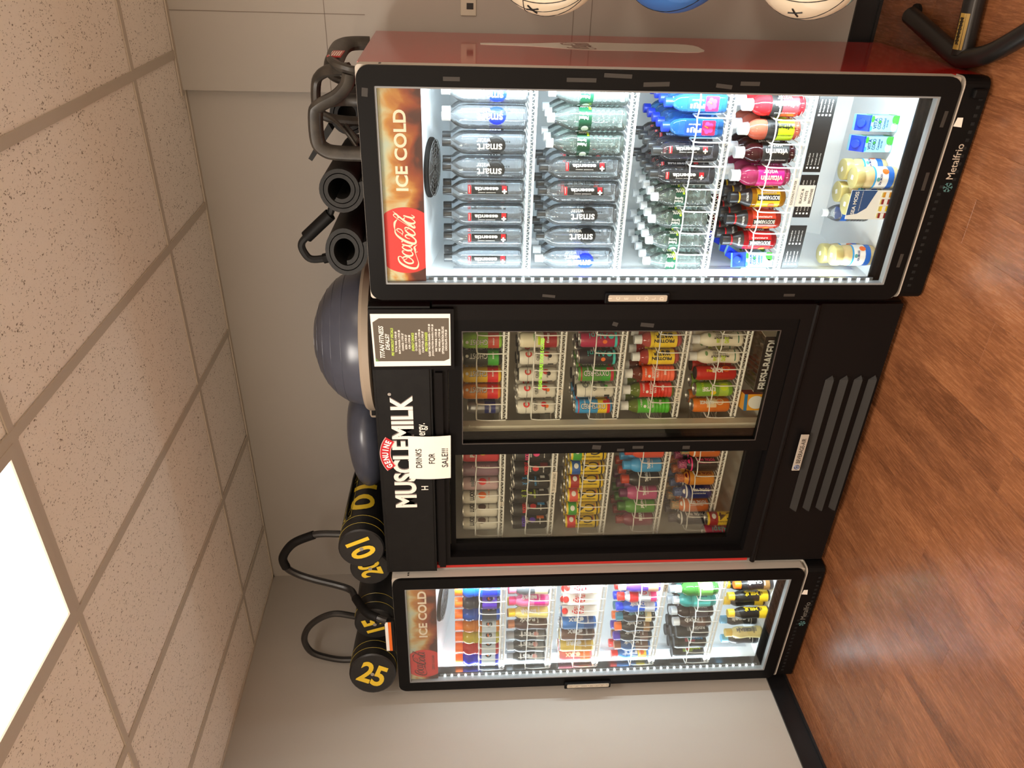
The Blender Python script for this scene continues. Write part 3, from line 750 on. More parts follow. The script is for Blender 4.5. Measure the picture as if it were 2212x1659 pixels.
# red arc banner
ban = MB(); bx, bz, r0, r1 = -1.838, 1.845, .100, .140; vs = []; A0 = .62
for k in range(17):
    t = -A0 + 2 * A0 * k / 16
    vs += [(bx + r0 * math.sin(t), HY - .0016, bz + r0 * math.cos(t)), (bx + r1 * math.sin(t), HY - .0016, bz + r1 * math.cos(t))]
ban._add(vs, [(2 * k, 2 * k + 2, 2 * k + 3, 2 * k + 1) for k in range(16)])
ban.build('banner', mat('banner_red', srgb(185, 30, 40), .45), hdo, ogM)
edge = MB()
for rr in (r0, r1): edge.tube([(bx + rr * math.sin(-A0 + 2 * A0 * k / 16), HY - .0018, bz + rr * math.cos(-A0 + 2 * A0 * k / 16)) for k in range(17)], .0016, 4)
edge.build('banner_edge', mat('banner_pale', srgb(225, 170, 165), .5), hdo, ogM)
bt = MB()
for i, ch in enumerate('GENUINE'):
    t = -.50 + i * 1.0 / 6; me, tw, th = text_mesh(ch, .05)
    s = .024 / th; rr = (r0 + r1) / 2
    M = Matrix.Translation((bx + rr * math.sin(t), HY - .0024, bz + rr * math.cos(t))) @ Matrix.Rotation(t, 4, 'Y') @ Matrix(((1, 0, 0), (0, 0, -1), (0, 1, 0))).to_4x4() @ Matrix.Diagonal((s * .8, s, 1, 1))
    bt.mesh(me, M)
bt.build('banner_lettering', WHITE, hdo, ogM)
# base with louvres
bs = MB(); bs.box((MX0 + .003, MY + .006, .022), (MX1 - .003, MY + .0299, .340)); bs.tube([(MX0 + .004, MY + .006, .348), (MX1 - .004, MY + .006, .348)], .012, 10)
bso = bs.build('base_panel', BLK2, rootM, ogM)
for zc in (.232, .174, .116, .058):
    lv = MB(); x0, x1 = -2.195, -1.505
    A = [(x0 + .02, MY + .004, zc + .010), (x1 - .02, MY + .004, zc + .010), (x0, MY + .004, zc - .014), (x1, MY + .004, zc - .014), (x0 + .012, MY - .014, zc - .014), (x1 - .012, MY - .014, zc - .014)]
    lv._add(A, [(0, 1, 5, 4), (0, 4, 2), (1, 3, 5), (2, 4, 5, 3), (0, 2, 3, 1)])
    lv.build('louvre', mat('louvre_black', (.021, .019, .0175), .45, spec=.3), bso, ogM)
    MB().box((x0 + .01, MY + .0035, zc - .026), (x1 - .01, MY + .0062, zc - .0142)).build('louvre_slot', mat('slot_black', (.002, .002, .002), .8), bso, ogM)
bd = MB(); bd.bbox((-1.955, MY - .018, .256), (-1.772, MY - .013, .290), .002)
bdo = bd.build('maker_badge', mat('badge_silver', (.45, .40, .34), .35, .2), bso, ogM)
q = MB(); flat_text(q, 'BEVERAGE-AIR', -1.853, MY - .0184, .273, .125, .018, 0, .012); q.build('badge_lettering', BLACKP, bso, ogM)
q = MB(); q.tube([(-1.936 + .010 * math.cos(t), MY - .0184, .273 + .010 * math.sin(t)) for t in [2 * PI * k / 20 for k in range(20)]], .0022, 4, closed=True); q.lathe([(0, 0), (.005, 0), (.005, .0006)], 12)
for i in range(len(q.v) - 36, len(q.v)):
    vx, vy, vz = q.v[i]; q.v[i] = (-1.936 + vx, MY - .0184 - vz, .273 + vy)
q.build('badge_emblem', mat('badge_blue', srgb(60, 80, 120), .4), bso, ogM)
MSH = [1.503, 1.278, 1.038, .786, .537]; MSF = 2.645
cMR = even(-1.751, -1.437, 5)
cML = even(-2.382, -1.995, 6)
cML45 = even(-2.376, -1.985, 6)
lnMR = lanes(cMR, -1.79, -1.395); lnMR = lnMR + [lnMR[-1] + .078]; lnML = lanes(cML, -2.435, -1.86); lnML45 = lanes(cML45, -2.435, -1.86)
for i, z in enumerate(MSH):
    wire_shelf('wire_shelf', -1.785, ix1 - .004, MSF, iyb - .03, z, rootM, ogM, lnMR, .096)
    wire_shelf('wire_shelf', ix0 + .004, -1.86, MSF, iyb - .03, z, rootM, ogM, lnML if i < 3 else lnML45, .096)
# price tags clipped on the shelf rails
def price_tag(x, y, z, ww, hh, body, root, og, lab=None):
    t = MB().box((x - ww / 2, y - .0065, z - hh / 2), (x + ww / 2, y - .0055, z + hh / 2)).build('price_tag', PAPER, root, og)
    q = MB(); flat_text(q, body, x, y - .0068, z, ww * .86, hh * .5, 0, .01); q.build('tag_lettering', BLACKP, t, og)
price_tag(-2.118, MSF - .002, MSH[1] - .016, .115, .024, 'TRY OUR NEW DRINKS', rootM, ogM)
price_tag(-1.655, MSF - .002, MSH[1] - .014, .026, .02, 'NEW', rootM, ogM)
price_tag(-2.235, MSF - .002, MSH[0] - .014, .024, .018, 'NEW', rootM, ogM)
price_tag(-1.672, MSF - .002, MSH[3] - .010, .062, .024, '2 For $6', rootM, ogM)
price_tag(-1.968, MSF - .002, MSH[3] - .012, .03, .02, '$6', rootM, ogM)
price_tag(-.795, RSF - .002, RSH[3] - .012, .10, .016, 'COCONUT WATER', rootR, ogR)
price_tag(-2.665, LSF - .002, LSH[3] - .014, .05, .022, 'SALE', rootL, ogL)

# ------------------------------------------------------------------ papers on the header
p = empty('sale_sign', (-1.8525, HY - .010, 1.79)); tag(p, 'white paper sign reading DRINKS FOR SALE taped over the header lettering', 'sign'); og = p.location
sh = MB(); vs = []
for k in range(9):
    t = k / 8; zz = 1.873 - t * .166
    bow = .006 * math.sin(t * PI)
    vs += [(-1.957, HY - .0075 - bow, zz + .002), (-1.748, HY - .0075 - bow, zz)]
vs2 = [(a, b + .0006, c) for a, b, c in vs]; n0 = len(vs)
fs = [(2 * k, 2 * k + 1, 2 * k + 3, 2 * k + 2) for k in range(8)]
sh._add(vs + vs2, fs + [tuple(i + n0 for i in reversed(f)) for f in fs]); sh.build('sheet', PAPER, p, og)
q = MB()
for body, zz, ww in (('DRINKS', 1.834, .092), ('FOR', 1.783, .050), ('SALE!!!', 1.732, .092)):
    t = (1.873 - zz) / .166
    flat_text(q, body, -1.853, HY - .0081 - .006 * math.sin(t * PI) - .0015, zz, ww, .024, 0, .004)
q.build('lettering', BLACKP, p, og)
p = empty('deals_poster', (-1.327, HY - .006, 1.84)); tag(p, 'dark printed price list in a white border reading TITAN FITNESS DEALS on the header', 'poster'); og = p.location
MB().prism([(-1.434, 1.703), (-1.222, 1.703), (-1.222, 1.985), (-1.436, 1.982)], HY - .0055, HY - .0045).build('sheet', PAPER, p, og)
yy = HY - .0062
MB().prism([(-1.405, 1.708), (-1.262, 1.708), (-1.239, 1.708), (-1.239, 1.955), (-1.255, 1.978), (-1.398, 1.976), (-1.414, 1.976), (-1.414, 1.727)], yy, yy + .0004).build('print', mat('poster_grey', (.105, .085, .065), .25), p, og)
MB().prism([(-1.414, 1.976), (-1.400, 1.976), (-1.4145, 1.962)], yy - .0003, yy).build('corner_print', mat('poster_green', srgb(95, 130, 70), .4), p, og)
q = MB(); cx = -1.328
rows = [('TITAN FITNESS', 1.950, .132, .017, 1, .3), ('DEALS!!', 1.930, .066, .015, 1, .3),
 ('PRE WORKOUT SPECIALS:', 1.912, .115, .0095, 0, .3), ('TOTAL WAR- 2 FOR $8', 1.8985, .084, .0082, 1, 0), ('BUM THAVAGE- 2 FOR $8', 1.8865, .096, .0082, 1, 0), ('CHARGE- 2 FOR $7', 1.8745, .072, .0082, 1, 0), ('BZRK- 2 FOR $7', 1.8625, .060, .0082, 1, 0), ('KXR- 2 FOR $8', 1.8505, .056, .0082, 1, 0),
 ('ENERGY DRINKS:', 1.8385, .076, .0095, 0, .3), ('C4 CANS- 2 FOR $6', 1.8265, .074, .0082, 1, 0), ('LUCKY OG LUCK- 2 FOR $6', 1.8145, .102, .0082, 1, 0), ('C4 BOTTLES- 2 FOR $7', 1.8025, .088, .0082, 1, 0),
 ('PROTEIN SHAKES:', 1.7905, .080, .0095, 0, .3), ('QUEST PROTEIN SHAKES- 2 FOR $8', 1.7785, .132, .0082, 1, 0), ('JOCKO PROTEIN SHAKES-2 FOR $8', 1.7665, .130, .0082, 1, 0), ('MRE TWINKIE- 2 FOR $8', 1.7545, .092, .0082, 1, 0), ('MRE VANILLA- 2 FOR $8', 1.7425, .092, .0082, 1, 0), ('OPTIMUN NUTRITION DELUXE', 1.7305, .112, .0082, 1, 0), ('CHOCOLATE- 2 FOR $8', 1.7185, .086, .0082, 1, 0)]
for body, zz, ww, hh, mi, shv in rows: flat_text(q, body, cx - (.006 if zz > 1.79 else 0), yy - .0005, zz, ww, hh, mi, .02, shv)
q.build('lettering', [mat('poster_lime', srgb(190, 215, 80), .5), mat('poster_white', (.85, .80, .72), .5)], p, og)

# ------------------------------------------------------------------ drinks: one of each kind, then copies
def interp(prof):
    P = [p for p in prof]
    def f(z):
        for (r0, z0), (r1, z1) in zip(P, P[1:]):
            if min(z0, z1) <= z <= max(z0, z1) and abs(z1 - z0) > 1e-6: return r0 + (r1 - r0) * (z - z0) / (z1 - z0)
        return P[-1][0]
    return f
def p_tall(R, Hh): return [(0, .004), (R * .72, .0), (R * .93, .003), (R, .014), (R, .36 * Hh), (R * .985, .37 * Hh), (R, .38 * Hh), (R, .69 * Hh), (R * .97, .745 * Hh), (R * .86, .80 * Hh), (R * .64, .85 * Hh), (R * .45, .88 * Hh), (.0135, .905 * Hh), (.0135, Hh - .012), (0, Hh - .0115)]
def p_rib(R, Hh):
    p = [(0, .004), (R * .7, 0), (R * .93, .003), (R, .012)]
    for k in range(5):
        z = .10 * Hh + k * .065 * Hh
        p += [(R, z), (R * .945, z + .016 * Hh), (R * .945, z + .03 * Hh), (R, z + .046 * Hh)]
    p += [(R, .44 * Hh), (R * .97, .45 * Hh), (R * .97, .62 * Hh), (R, .63 * Hh), (R * .98, .68 * Hh), (R * .84, .76 * Hh), (R * .60, .84 * Hh), (R * .42, .885 * Hh), (.0125, .91 * Hh), (.0125, Hh - .012), (0, Hh - .0115)]
    return p
def p_vita(R, Hh): return [(0, .004), (R * .7, 0), (R * .86, .004), (R * .95, .012), (R * .95, .05 * Hh), (R * .86, .085 * Hh), (R, .11 * Hh), (R, .56 * Hh), (R * .93, .58 * Hh), (R, .605 * Hh), (R, .66 * Hh), (R * .95, .73 * Hh), (R * .78, .79 * Hh), (R * .52, .84 * Hh), (.0165, .865 * Hh), (.0165, Hh - .015), (0, Hh - .0145)]
def p_armor(R, Hh): return [(0, .004), (R * .75, 0), (R * .93, .004), (R, .014), (R * .97, .1 * Hh), (R * .97, .5 * Hh), (R, .53 * Hh), (R, .60 * Hh), (R * .9, .68 * Hh), (R * .68, .77 * Hh), (R * .55, .82 * Hh), (.0175, .845 * Hh), (.0175, Hh - .015), (0, Hh - .0145)]
def p_shake(R, Hh): return [(0, .003), (R * .8, 0), (R * .96, .004), (R, .014), (R * .98, .12 * Hh), (R * .90, .30 * Hh), (R * .88, .40 * Hh), (R * .95, .52 * Hh), (R, .60 * Hh), (R * .98, .67 * Hh), (R * .84, .75 * Hh), (R * .66, .80 * Hh), (R * .60, .83 * Hh), (.018, .845 * Hh), (.018, Hh - .014), (0, Hh - .0135)]
def p_gator(R, Hh):
    p = [(0, .004), (R * .75, 0), (R * .94, .004), (R, .014), (R, .43 * Hh), (R * .93, .45 * Hh)]
    for k in range(3):
        z = .47 * Hh + k * .045 * Hh; p += [(R * .93, z), (R * .86, z + .02 * Hh)]
    p += [(R * .93, .61 * Hh), (R, .66 * Hh), (R * .99, .71 * Hh), (R * .88, .77 * Hh), (R * .68, .81 * Hh), (.02, .83 * Hh), (.02, Hh - .02), (0, Hh - .0195)]
    return p
def p_can(R, Hh): return [(0, .006), (R * .72, .004), (R * .78, 0), (R * .84, .001), (R, .010), (R, Hh - .016), (R * .97, Hh - .011), (R * .865, Hh - .003), (R * .865, Hh), (R * .83, Hh), (R * .81, Hh - .004)]
def p_alub(R, Hh): return [(0, .004), (R * .8, 0), (R * .95, .003), (R, .010), (R, .60 * Hh), (R * .98, .66 * Hh), (R * .86, .73 * Hh), (R * .64, .79 * Hh), (.0185, .82 * Hh), (.0185, Hh - .012), (0, Hh - .0115)]

KINDS = {}
def bottle(key, prof, body, cap=None, bands=(), prints=(), dots=(), seg=18, Hh=None, ridges=True):
    R = interp(prof); parts = []
    b = MB().lathe(prof, seg); parts.append(('body', b.data(key + '_body', body, sharp=50)))
    if cap:
        cr, z0, z1, cm = cap[:4]
        c = MB()
        n = 18
        c.lathe([(cr * 1.04, z0 - .003), (cr * 1.04, z0), (cr, z0 + .0005), (cr, z1 - .002), (cr * .93, z1), (0, z1)], n)
        parts.append(('cap', c.data(key + '_cap', cm, sharp=40)))
    if bands or prints or dots:
        l = MB(); ms = []
        def mi(m):
            if m not in ms: ms.append(m)
            return ms.index(m)
        for bd in bands:
            z0, z1, m = bd[:3]; off = .0005 + .00012 * list(bands).index(bd)
            zs = sorted(set([z0, z1] + [z for r, z in prof if z0 < z < z1]))
            a0, a1 = (bd[3], bd[4]) if len(bd) > 3 else (0, 2 * PI)
            l.lathe([(R(z) + off, z) for z in zs], seg, mi(m), caps=False, a0=a0 - PI / 2 if len(bd) > 3 else 0, a1=a1 - PI / 2 if len(bd) > 3 else 2 * PI)
        for (z, ang, rx, rz_, m) in dots:
            n = 16; c0 = len(l.v); rr = R(z) + .0014
            l.v.append((rr * math.sin(ang), -rr * math.cos(ang), z))
            for q_ in (.4, .75, 1.0):
                for k in range(n):
                    t = 2 * PI * k / n; zz = z + q_ * rz_ * math.sin(t); th = ang + q_ * rx * math.cos(t) / R(z)
                    l.v.append((rr * math.sin(th), -rr * math.cos(th), zz))
            fs_ = [(c0, c0 + 1 + k, c0 + 1 + (k + 1) % n) for k in range(n)]
            for q_ in (0, 1): fs_ += [(c0 + 1 + q_ * n + k, c0 + 1 + (q_ + 1) * n + k, c0 + 1 + (q_ + 1) * n + (k + 1) % n, c0 + 1 + q_ * n + (k + 1) % n) for k in range(n)]
            for f_ in fs_: l.f.append(list(f_)); l.m.append(mi(m)); l.s.append(False)
        for ip, pr in enumerate(prints):
            body_, z, ang, wd, hh, vert, m = pr[:7]; bold = pr[7] if len(pr) > 7 else .02
            wrap_text(l, body_, lambda q, e_=ip: R(min(max(q, .01), prof[-2][1])) + .0018 + .00025 * e_, z, ang, wd, hh, mi(m), vert, bold)
        parts.append(('label', l.data(key + '_label', ms, sharp=50, fix=False)))
    KINDS[key] = parts
def can(key, R, Hh, body, bands=(), prints=(), dots=(), lid=ALU):
    prof = p_can(R, Hh)
    bottle(key, prof, body, None, bands, prints, dots)
    l = MB().lathe([(R * .81, Hh - .004), (R * .7, Hh - .005), (0, Hh - .0045)], 18)
    l.lathe([(R * .87, Hh - .0025), (R * .872, Hh + .0006), (R * .82, Hh + .0006), (R * .81, Hh - .004)], 18)
    l.tube([(-.006, -.010, Hh - .003), (.006, -.010, Hh - .003), (.007, .003, Hh - .003), (-.007, .003, Hh - .003)], .0016, 4, closed=True)
    KINDS[key].insert(1, ('lid', l.data(key + '_lid', lid, sharp=40)))

W_ = WHITE; K_ = BLACKP
c = lambda n_, *rgb: col('print_' + n_, rgb)
BLUE = c('royal', 20, 50, 225); RED = c('red', 215, 30, 40); GRN = c('green', 18, 72, 48); YEL = c('yellow', 240, 205, 40); ORG = c('orange', 235, 110, 30)
LIME = c('lime', 195, 225, 30); PINK = c('pink', 235, 60, 130); TEAL = c('teal', 60, 190, 185); PURP = c('purple', 90, 45, 190); NAVY = c('navy', 25, 40, 110); GREY = c('grey', 120, 120, 122)
SKY = c('sky', 60, 160, 225); CREAM = c('cream', 235, 215, 160); BROWN = c('brown', 75, 45, 35); DGRN = c('leaf', 60, 160, 50); MAGE = c('magenta', 215, 30, 130); MAROON = c('maroon', 110, 20, 30)
GOLD = col('gold_lid', (222, 208, 140), .3, .45)
CAPW = mat('cap_white', (.8, .82, .84), .4); CAPK = mat('cap_black', (.02, .02, .022), .35); CAPB = col('cap_blue', (20, 60, 220), .35); CAPO = col('cap_orange', (255, 115, 20), .4); CAPC = mat('cap_clear', (.62, .66, .70), .25)
CAPG = mat('cap_grey', (.045, .047, .05), .3); CAPR = col('cap_red', (220, 45, 40), .4); CAPY = col('cap_yellow', (245, 200, 40), .4); CAPP = col('cap_purple', (80, 45, 180), .4); CAPT = col('cap_teal', (60, 130, 150), .4)

# --- red-sided cooler
def ess(key, Hh, R, m=WATER):
    z0 = .36 * Hh; prof = p_tall(R, Hh)
    bottle(key, prof, m, (.0155, Hh - .026, Hh, CAPG), [(z0 - .042, z0 + .080, K_, -.36, .36), (z0 - .038, z0 - .022, RED, -.02, .34), (z0 + .082, z0 + .092, RED, -.36, .36)],
           [('essentia', z0 + .030, .06, .080, .0135, True, W_, .03), ('+', z0 - .030, -.14, .016, .016, True, W_, .10), ('overachieving H2O', z0 + .088, .02, .022, .004, False, W_), ('ionized water', z0 + .03, -.24, .06, .003, True, W_)])
ess('essentia', .277, .0385)
ess('essentia_small', .222, .0335, WATERD)
def smart(key, dot, capm, txt=W_):
    Hh = .277; R = .0385
    bottle(key, p_tall(R, Hh), WATER, (.0145, Hh - .026, Hh, capm), [],
           [('smart', .122, -.12, .082, .024, True, txt, .02), ('water', .142, .42, .045, .014, True, txt, .0), ('9.5+pH' if dot is K_ else 'vapor distilled', .07, .35, .03, .007, True, K_), ('smartwater', .12, 2.6, .075, .018, True, dot, .0)],
           [(.100, .04, .030, .030, dot), (.118, .25, .016, .010, dot)])
smart('smart_blue', BLUE, CAPW); smart('smart_black', K_, CAPG)
def poland(key, Hh, R):
    z0, z1 = .455 * Hh, .615 * Hh
    bottle(key, p_rib(R, Hh), WATERG, (.0150, Hh - .020, Hh, CAPW), [(z0, z1, GRN), (z0 + .002, z0 + .009, LIME, .5, 1.7)],
           [('Poland', (z0 + z1) / 2 + .006, -.25, .030, .011, True, W_, .02), ('Spring', (z0 + z1) / 2 + .006, .10, .030, .011, True, W_, .02), ('100%', (z0 + z1) / 2, .95, .034, .018, True, W_, .03), ('RECYCLED', z0 + .012, 1.4, .03, .006, False, LIME)],
           [((z0 + z1) / 2, -1.2, .012, .012, c('pale', 205, 225, 215))], seg=20)
poland('poland_litre', .258, .0395); poland('poland_half', .205, .0325)
# square bottle with a pink flower panel
b = MB(); Rq = .029; Hh = .200
prof = [(Rq * .9, 0), (Rq, .006), (Rq, .135), (Rq * .93, .148), (Rq * .72, .162), (.0135, .172), (.0135, Hh - .012)]
loops = []
for r, z in prof:
    rad = r * .42 if r > .02 else r
    pts = rrect(-r, r, -r, r, min(rad, r * .999), 4); loops.append([(a, bb, z) for a, bb in pts])
nL = len(loops[0]); vs = [p for L_ in loops for p in L_]
b._add(vs, [(i * nL + k, i * nL + (k + 1) % nL, (i + 1) * nL + (k + 1) % nL, (i + 1) * nL + k) for i in range(len(loops) - 1) for k in range(nL)] + [tuple(reversed(range(nL))), tuple((len(loops) - 1) * nL + k for k in range(nL))], 0, True)
l = MB(); e = Rq + .0006
l.prism(rrect(-Rq * .80, Rq * .80, .028, .072, .004, 3), -e, -e + .0003, 'xz', 0)      # pink flower panel
l.prism(rrect(-Rq * .80, Rq * .80, .072, .130, .004, 3), -e, -e + .0003, 'xz', 1)
for k in range(5):
    t = 2 * PI * k / 5 + .3; l.prism([(.011 * math.cos(t) + .009 * math.cos(q_), .052 + .011 * math.sin(t) + .008 * math.sin(q_)) for q_ in [2 * PI * j / 10 for j in range(10)]], -e - .0006 - k * .00005, -e - .0002, 'xz', 2)
l.tube([(0, -e - .001, .052), (.006, -e - .001, .064)], .0014, 5, 3)
flat_text(l, 'FIJI', -.006, -e - .0008, .098, .048, .017, 4, .03, rot=PI / 2); flat_text(l, 'Untouched water', .010, -e - .0008, .098, .04, .006, 4, .0, rot=PI / 2)
l.prism(rrect(-Rq * .85, Rq * .85, .02, .135, .004, 3), e - .0002, e + .0003, 'xz', 1)
KINDS['fiji'] = [('body', b.data('fiji_body', WATERB, sharp=40)), ('cap', MB().lathe([(.0165, Hh - .024), (.0165, Hh - .002), (.0155, Hh), (0, Hh)], 16).data('fiji_cap', CAPB)),
                 ('label', l.data('fiji_label', [c('flowerred', 225, 30, 70), c('deepblue', 25, 70, 190), PINK, YEL, W_], fix=False))]
def armor(key, liq, lab, ring):
    Hh = .194; R = .033
    bottle(key, p_armor(R, Hh), liq, (.0195, Hh - .026, Hh, CAPK), [(.022, .105, lab), (.122, .158, c('charcoal', 45, 42, 42)), (.160, .170, ring), (.024, .104, K_, -.30, .34)],
           [('BODYARMOR', .064, .02, .076, .014, True, W_, .05), ('SUPERDRINK', .066, .55, .06, .006, True, W_), ('ELECTROLYTES', .138, .1, .03, .006, False, W_)], [(.05, -.9, .010, .012, ORG)])
armor('armor_yellow', liquid('liq_amber', srgb(190, 130, 20)), YEL, YEL)
armor('armor_orange', liquid('liq_coral', srgb(190, 50, 35)), c('coralred', 225, 70, 45), RED)
armor('armor_red', liquid('liq_cherry', srgb(170, 25, 35)), RED, RED)
def vita(key, liq, lab, txt, txt2, top=None):
    Hh = .204; R = .0345
    bottle(key, p_vita(R, Hh), liq, (.0195, Hh - .028, Hh, CAPW), [(.026, .116, lab), (.080 if top else .1, .1165, top or lab)],
           [('vitamin', .070, .05, .076, .020, True, txt, .04), ('water', .075, .68, .050, .016, True, txt2, .0), ('electrolyte enhanced', .070, -.75, .07, .005, True, txt2)], [])
vita('vita_red', liquid('liq_red', srgb(225, 45, 55)), c('tomato', 225, 55, 60), W_, W_, K_)
vita('vita_peach', liquid('liq_peach', srgb(225, 120, 95)), LIME, K_, K_, K_)
vita('vita_dark', liquid('liq_wine', srgb(70, 25, 30)), K_, W_, W_)
vita('vita_pink', liquid('liq_pink', srgb(205, 70, 120)), MAGE, W_, W_)
def carton(key, wdt, dep, Hh, bodym, topm, capm, prints, blobs=()):
    x = wdt / 2; y = dep / 2
    b = MB().prism([(-y, 0), (y, 0), (y, Hh), (y * .35, Hh), (-y, Hh - y * 1.25)], -x, x, 'yz')
    t = MB()
    s0 = Vector((0, y * .35, Hh)); s1 = Vector((0, -y, Hh - y * 1.25)); nrm = Vector((0, -(s0.z - s1.z), -(s1.y - s0.y) * 1.0)).normalized(); nrm = Vector((0, -abs(nrm.y), abs(nrm.z)))
    o_ = nrm * .0006
    A = [Vector((-x, s0.y, s0.z)) + o_, Vector((x, s0.y, s0.z)) + o_, Vector((x, s1.y, s1.z)) + o_, Vector((-x, s1.y, s1.z)) + o_]
    t._add([tuple(p) for p in A] + [tuple(p - o_ * .5) for p in A], [(0, 3, 2, 1), (4, 5, 6, 7), (0, 1, 5, 4), (1, 2, 6, 5), (2, 3, 7, 6), (3, 0, 4, 7)])
    t.box((-x - .0005, -y * .98, Hh - y * 1.25 - .007), (x + .0005, -y - .0005, Hh - y * 1.25)); 
    cp = MB(); L0 = MB().lathe([(.0145, 0), (.0145, .011), (.0125, .0135), (0, .0135)], 16); mid = (s0 + s1) / 2
    zq = nrm.to_track_quat('Z', 'Y').to_matrix()
    cp.v = [tuple(zq @ Vector(v) + mid + o_) for v in L0.v]; cp.f = L0.f; cp.m = L0.m; cp.s = L0.s
    l = MB(); ms = []
    def mi(m):
        if m not in ms: ms.append(m)
        return ms.index(m)
    for (px, pz, rx, rz_, m, face) in blobs:
        pts = [(px + rx * math.cos(q_), pz + rz_ * math.sin(q_)) for q_ in [2 * PI * j / 14 for j in range(14)]]
        pts = [(max(-x, min(x, a)), max(.001, bb)) for a, bb in pts]
        if face == 'f': l.prism(pts, -y - .0008, -y - .0003, 'xz', mi(m))
        else: l.prism(pts, x + .0003, x + .0008, 'yz', mi(m))
    for (body_, px, pz, wd, hh, m, face, rot) in prints:
        if face == 'f': flat_text(l, body_, px, -y - .0012, pz, wd, hh, mi(m), .02, rot=rot)
        else: flat_text(l, body_, x + .0012, px, pz, wd, hh, mi(m), .02, facing='+x', rot=rot)
    KINDS[key] = [('body', b.data(key + '_body', bodym)), ('top_panel', t.data(key + '_top', topm)), ('cap', cp.data(key + '_cap', capm)), ('label', l.data(key + '_label', ms, fix=False))]
PALEB = c('paleaqua', 140, 205, 225)
carton('coco', .052, .050, .136, PALEB, CAPB, CAPB, [('VITA', 0, .082, .036, .012, NAVY, 'f', 0), ('COCO', 0, .067, .036, .012, NAVY, 'f', 0), ('Coconut', 0, .051, .036, .009, NAVY, 'f', 0), ('WATER', 0, .040, .026, .006, NAVY, 'f', 0), ('VITA', 0, .082, .036, .012, NAVY, 's', 0), ('COCO', 0, .067, .036, .012, NAVY, 's', 0)],
       [(.014, .093, .011, .006, DGRN, 'f'), (-.016, .095, .008, .004, c('aquadeep', 60, 150, 190), 'f'), (.014, .010, .018, .015, DGRN, 'f'), (-.012, .014, .014, .011, W_, 'f'), (.0045, .067, .0055, .006, DGRN, 'f'), (0, .012, .022, .011, DGRN, 's'), (0, .095, .018, .006, DGRN, 's')])
def jar(key):
    R = .0375; Hh = .152
    prof = [(0, .004), (R * .8, 0), (R * .97, .005), (R, .014), (R, .100), (R * .95, .113), (R * .84, .122), (R * .82, .146), (0, .147)]
    bottle(key, prof, liquid('liq_cream', srgb(222, 200, 150), .2), None, [(.022, .090, W_), (.022, .042, c('jarblue', 40, 105, 200)), (.084, .0905, SKY)],
           [('SEA MOSS', .068, .0, .040, .008, False, NAVY), ], [(.077, 0, .007, .006, c('jarleaf', 90, 160, 160)), (.052, .75, .010, .012, ORG)])
    lid = MB().lathe([(R * .97, .123), (R * .99, .126), (R * .99, .146), (R * .96, .150), (R * .9, .1515), (0, .1515)], 24)
    lid.prism([(-.008, -.007), (.007, -.008), (.008, .006), (-.007, .008)], .1516, .1519, 'xy', 1)
    KINDS[key].insert(1, ('lid', lid.data(key + '_lid', [GOLD, W_])))
jar('moss_jar')
bottle('mini_water', p_rib(.031, .175), WATER, (.0135, .157, .175, CAPW), [(.085, .110, c('labelblue', 30, 100, 200))])

# --- sliding-door cooler cans and bottles
def ghost(key, c1, c2, txt=W_):
    can(key, .0325, .155, c1, [(.012, .055, c2)], [('GHOST', .092, .0, .072, .026, True, K_, .05), ('GHOST', .092, .004, .070, .022, True, W_, .0), ('GHOST', .092, 2.8, .070, .022, True, W_, .05), ('ENERGY', .034, .1, .03, .006, False, W_)], [(.137, .0, .006, .006, W_)])
ghost('ghost_orange', c('amberorange', 225, 135, 35), RED); ghost('ghost_yellow', c('sunny', 235, 190, 40), RED); ghost('ghost_dark', c('darkcan', 35, 40, 32), DGRN); ghost('ghost_lime', c('applegreen', 150, 200, 70), c('applered', 190, 70, 60))
can('slim_silver', .0265, .135, col('silver_can', (165, 168, 175), .3, .7), [(.02, .065, NAVY)], [('ENERGY', .043, .0, .035, .008, False, W_)])
def celsius(key, capm, d1, d2):
    can(key, .0295, .156, c('canwhite', 222, 218, 208), [(.018, .040, K_, -1.9, -.9), (.118, .120, GREY)], [('CELSIUS', .082, .45, .048, .010, False, K_, .02), ('ESSENTIAL ENERGY', .074, .45, .04, .004, False, GREY), ('NUTRITION', .075, -1.3, .09, .012, True, GREY), ('LIVE FIT', .04, .2, .03, .006, False, K_), ('C', .118, .45, .022, .026, False, d1, .06)], [(.046, .55, .011, .012, d1), (.034, .30, .008, .008, d2)], lid=capm)
celsius('celsius_red', ALU, RED, ORG); celsius('celsius_black', CAPK, c('berry', 190, 60, 50), K_); celsius('celsius_kiwi', CAPK, GREY, DGRN)
can('arctic', .0305, .157, c('canivory', 225, 215, 190), [(.01, .062, c('deepred', 150, 25, 35)), (.075, .085, LIME, -.9, .2)], [('Energy', .045, .1, .045, .012, False, W_), ('sparkling', .10, .1, .03, .008, False, DGRN)])
def oxy(key, c1, c2, c3): can(key, .0305, .155, c1, [(.01, .060, c2), (.009, .022, c3), (.138, .1425, c3)], [('OXYSHRED', .080, .25, .105, .026, True, K_, .05), ('OXYSHRED', .080, .253, .102, .022, True, W_, .0), ('ENERGY', .115, .9, .03, .006, False, W_)], [(.03, .9, .008, .009, RED)])
oxy('oxy_blue', SKY, YEL, RED); oxy('oxy_green', c('melongreen', 85, 150, 55), DGRN, c('melonred', 190, 40, 60))
def alani(key, c1, c2): can(key, .0305, .157, c1, [(.006, .020, c2)], [('Alani', .085, .3, .075, .026, True, c2, .0), ('NU', .105, .9, .02, .010, False, W_)], [(.035, .2, .010, .011, c2), (.06, -.5, .008, .009, ORG)])
alani('alani_dark', c('plumblack', 40, 32, 42), TEAL); alani('alani_pink', c('raspberry', 170, 30, 75), TEAL)
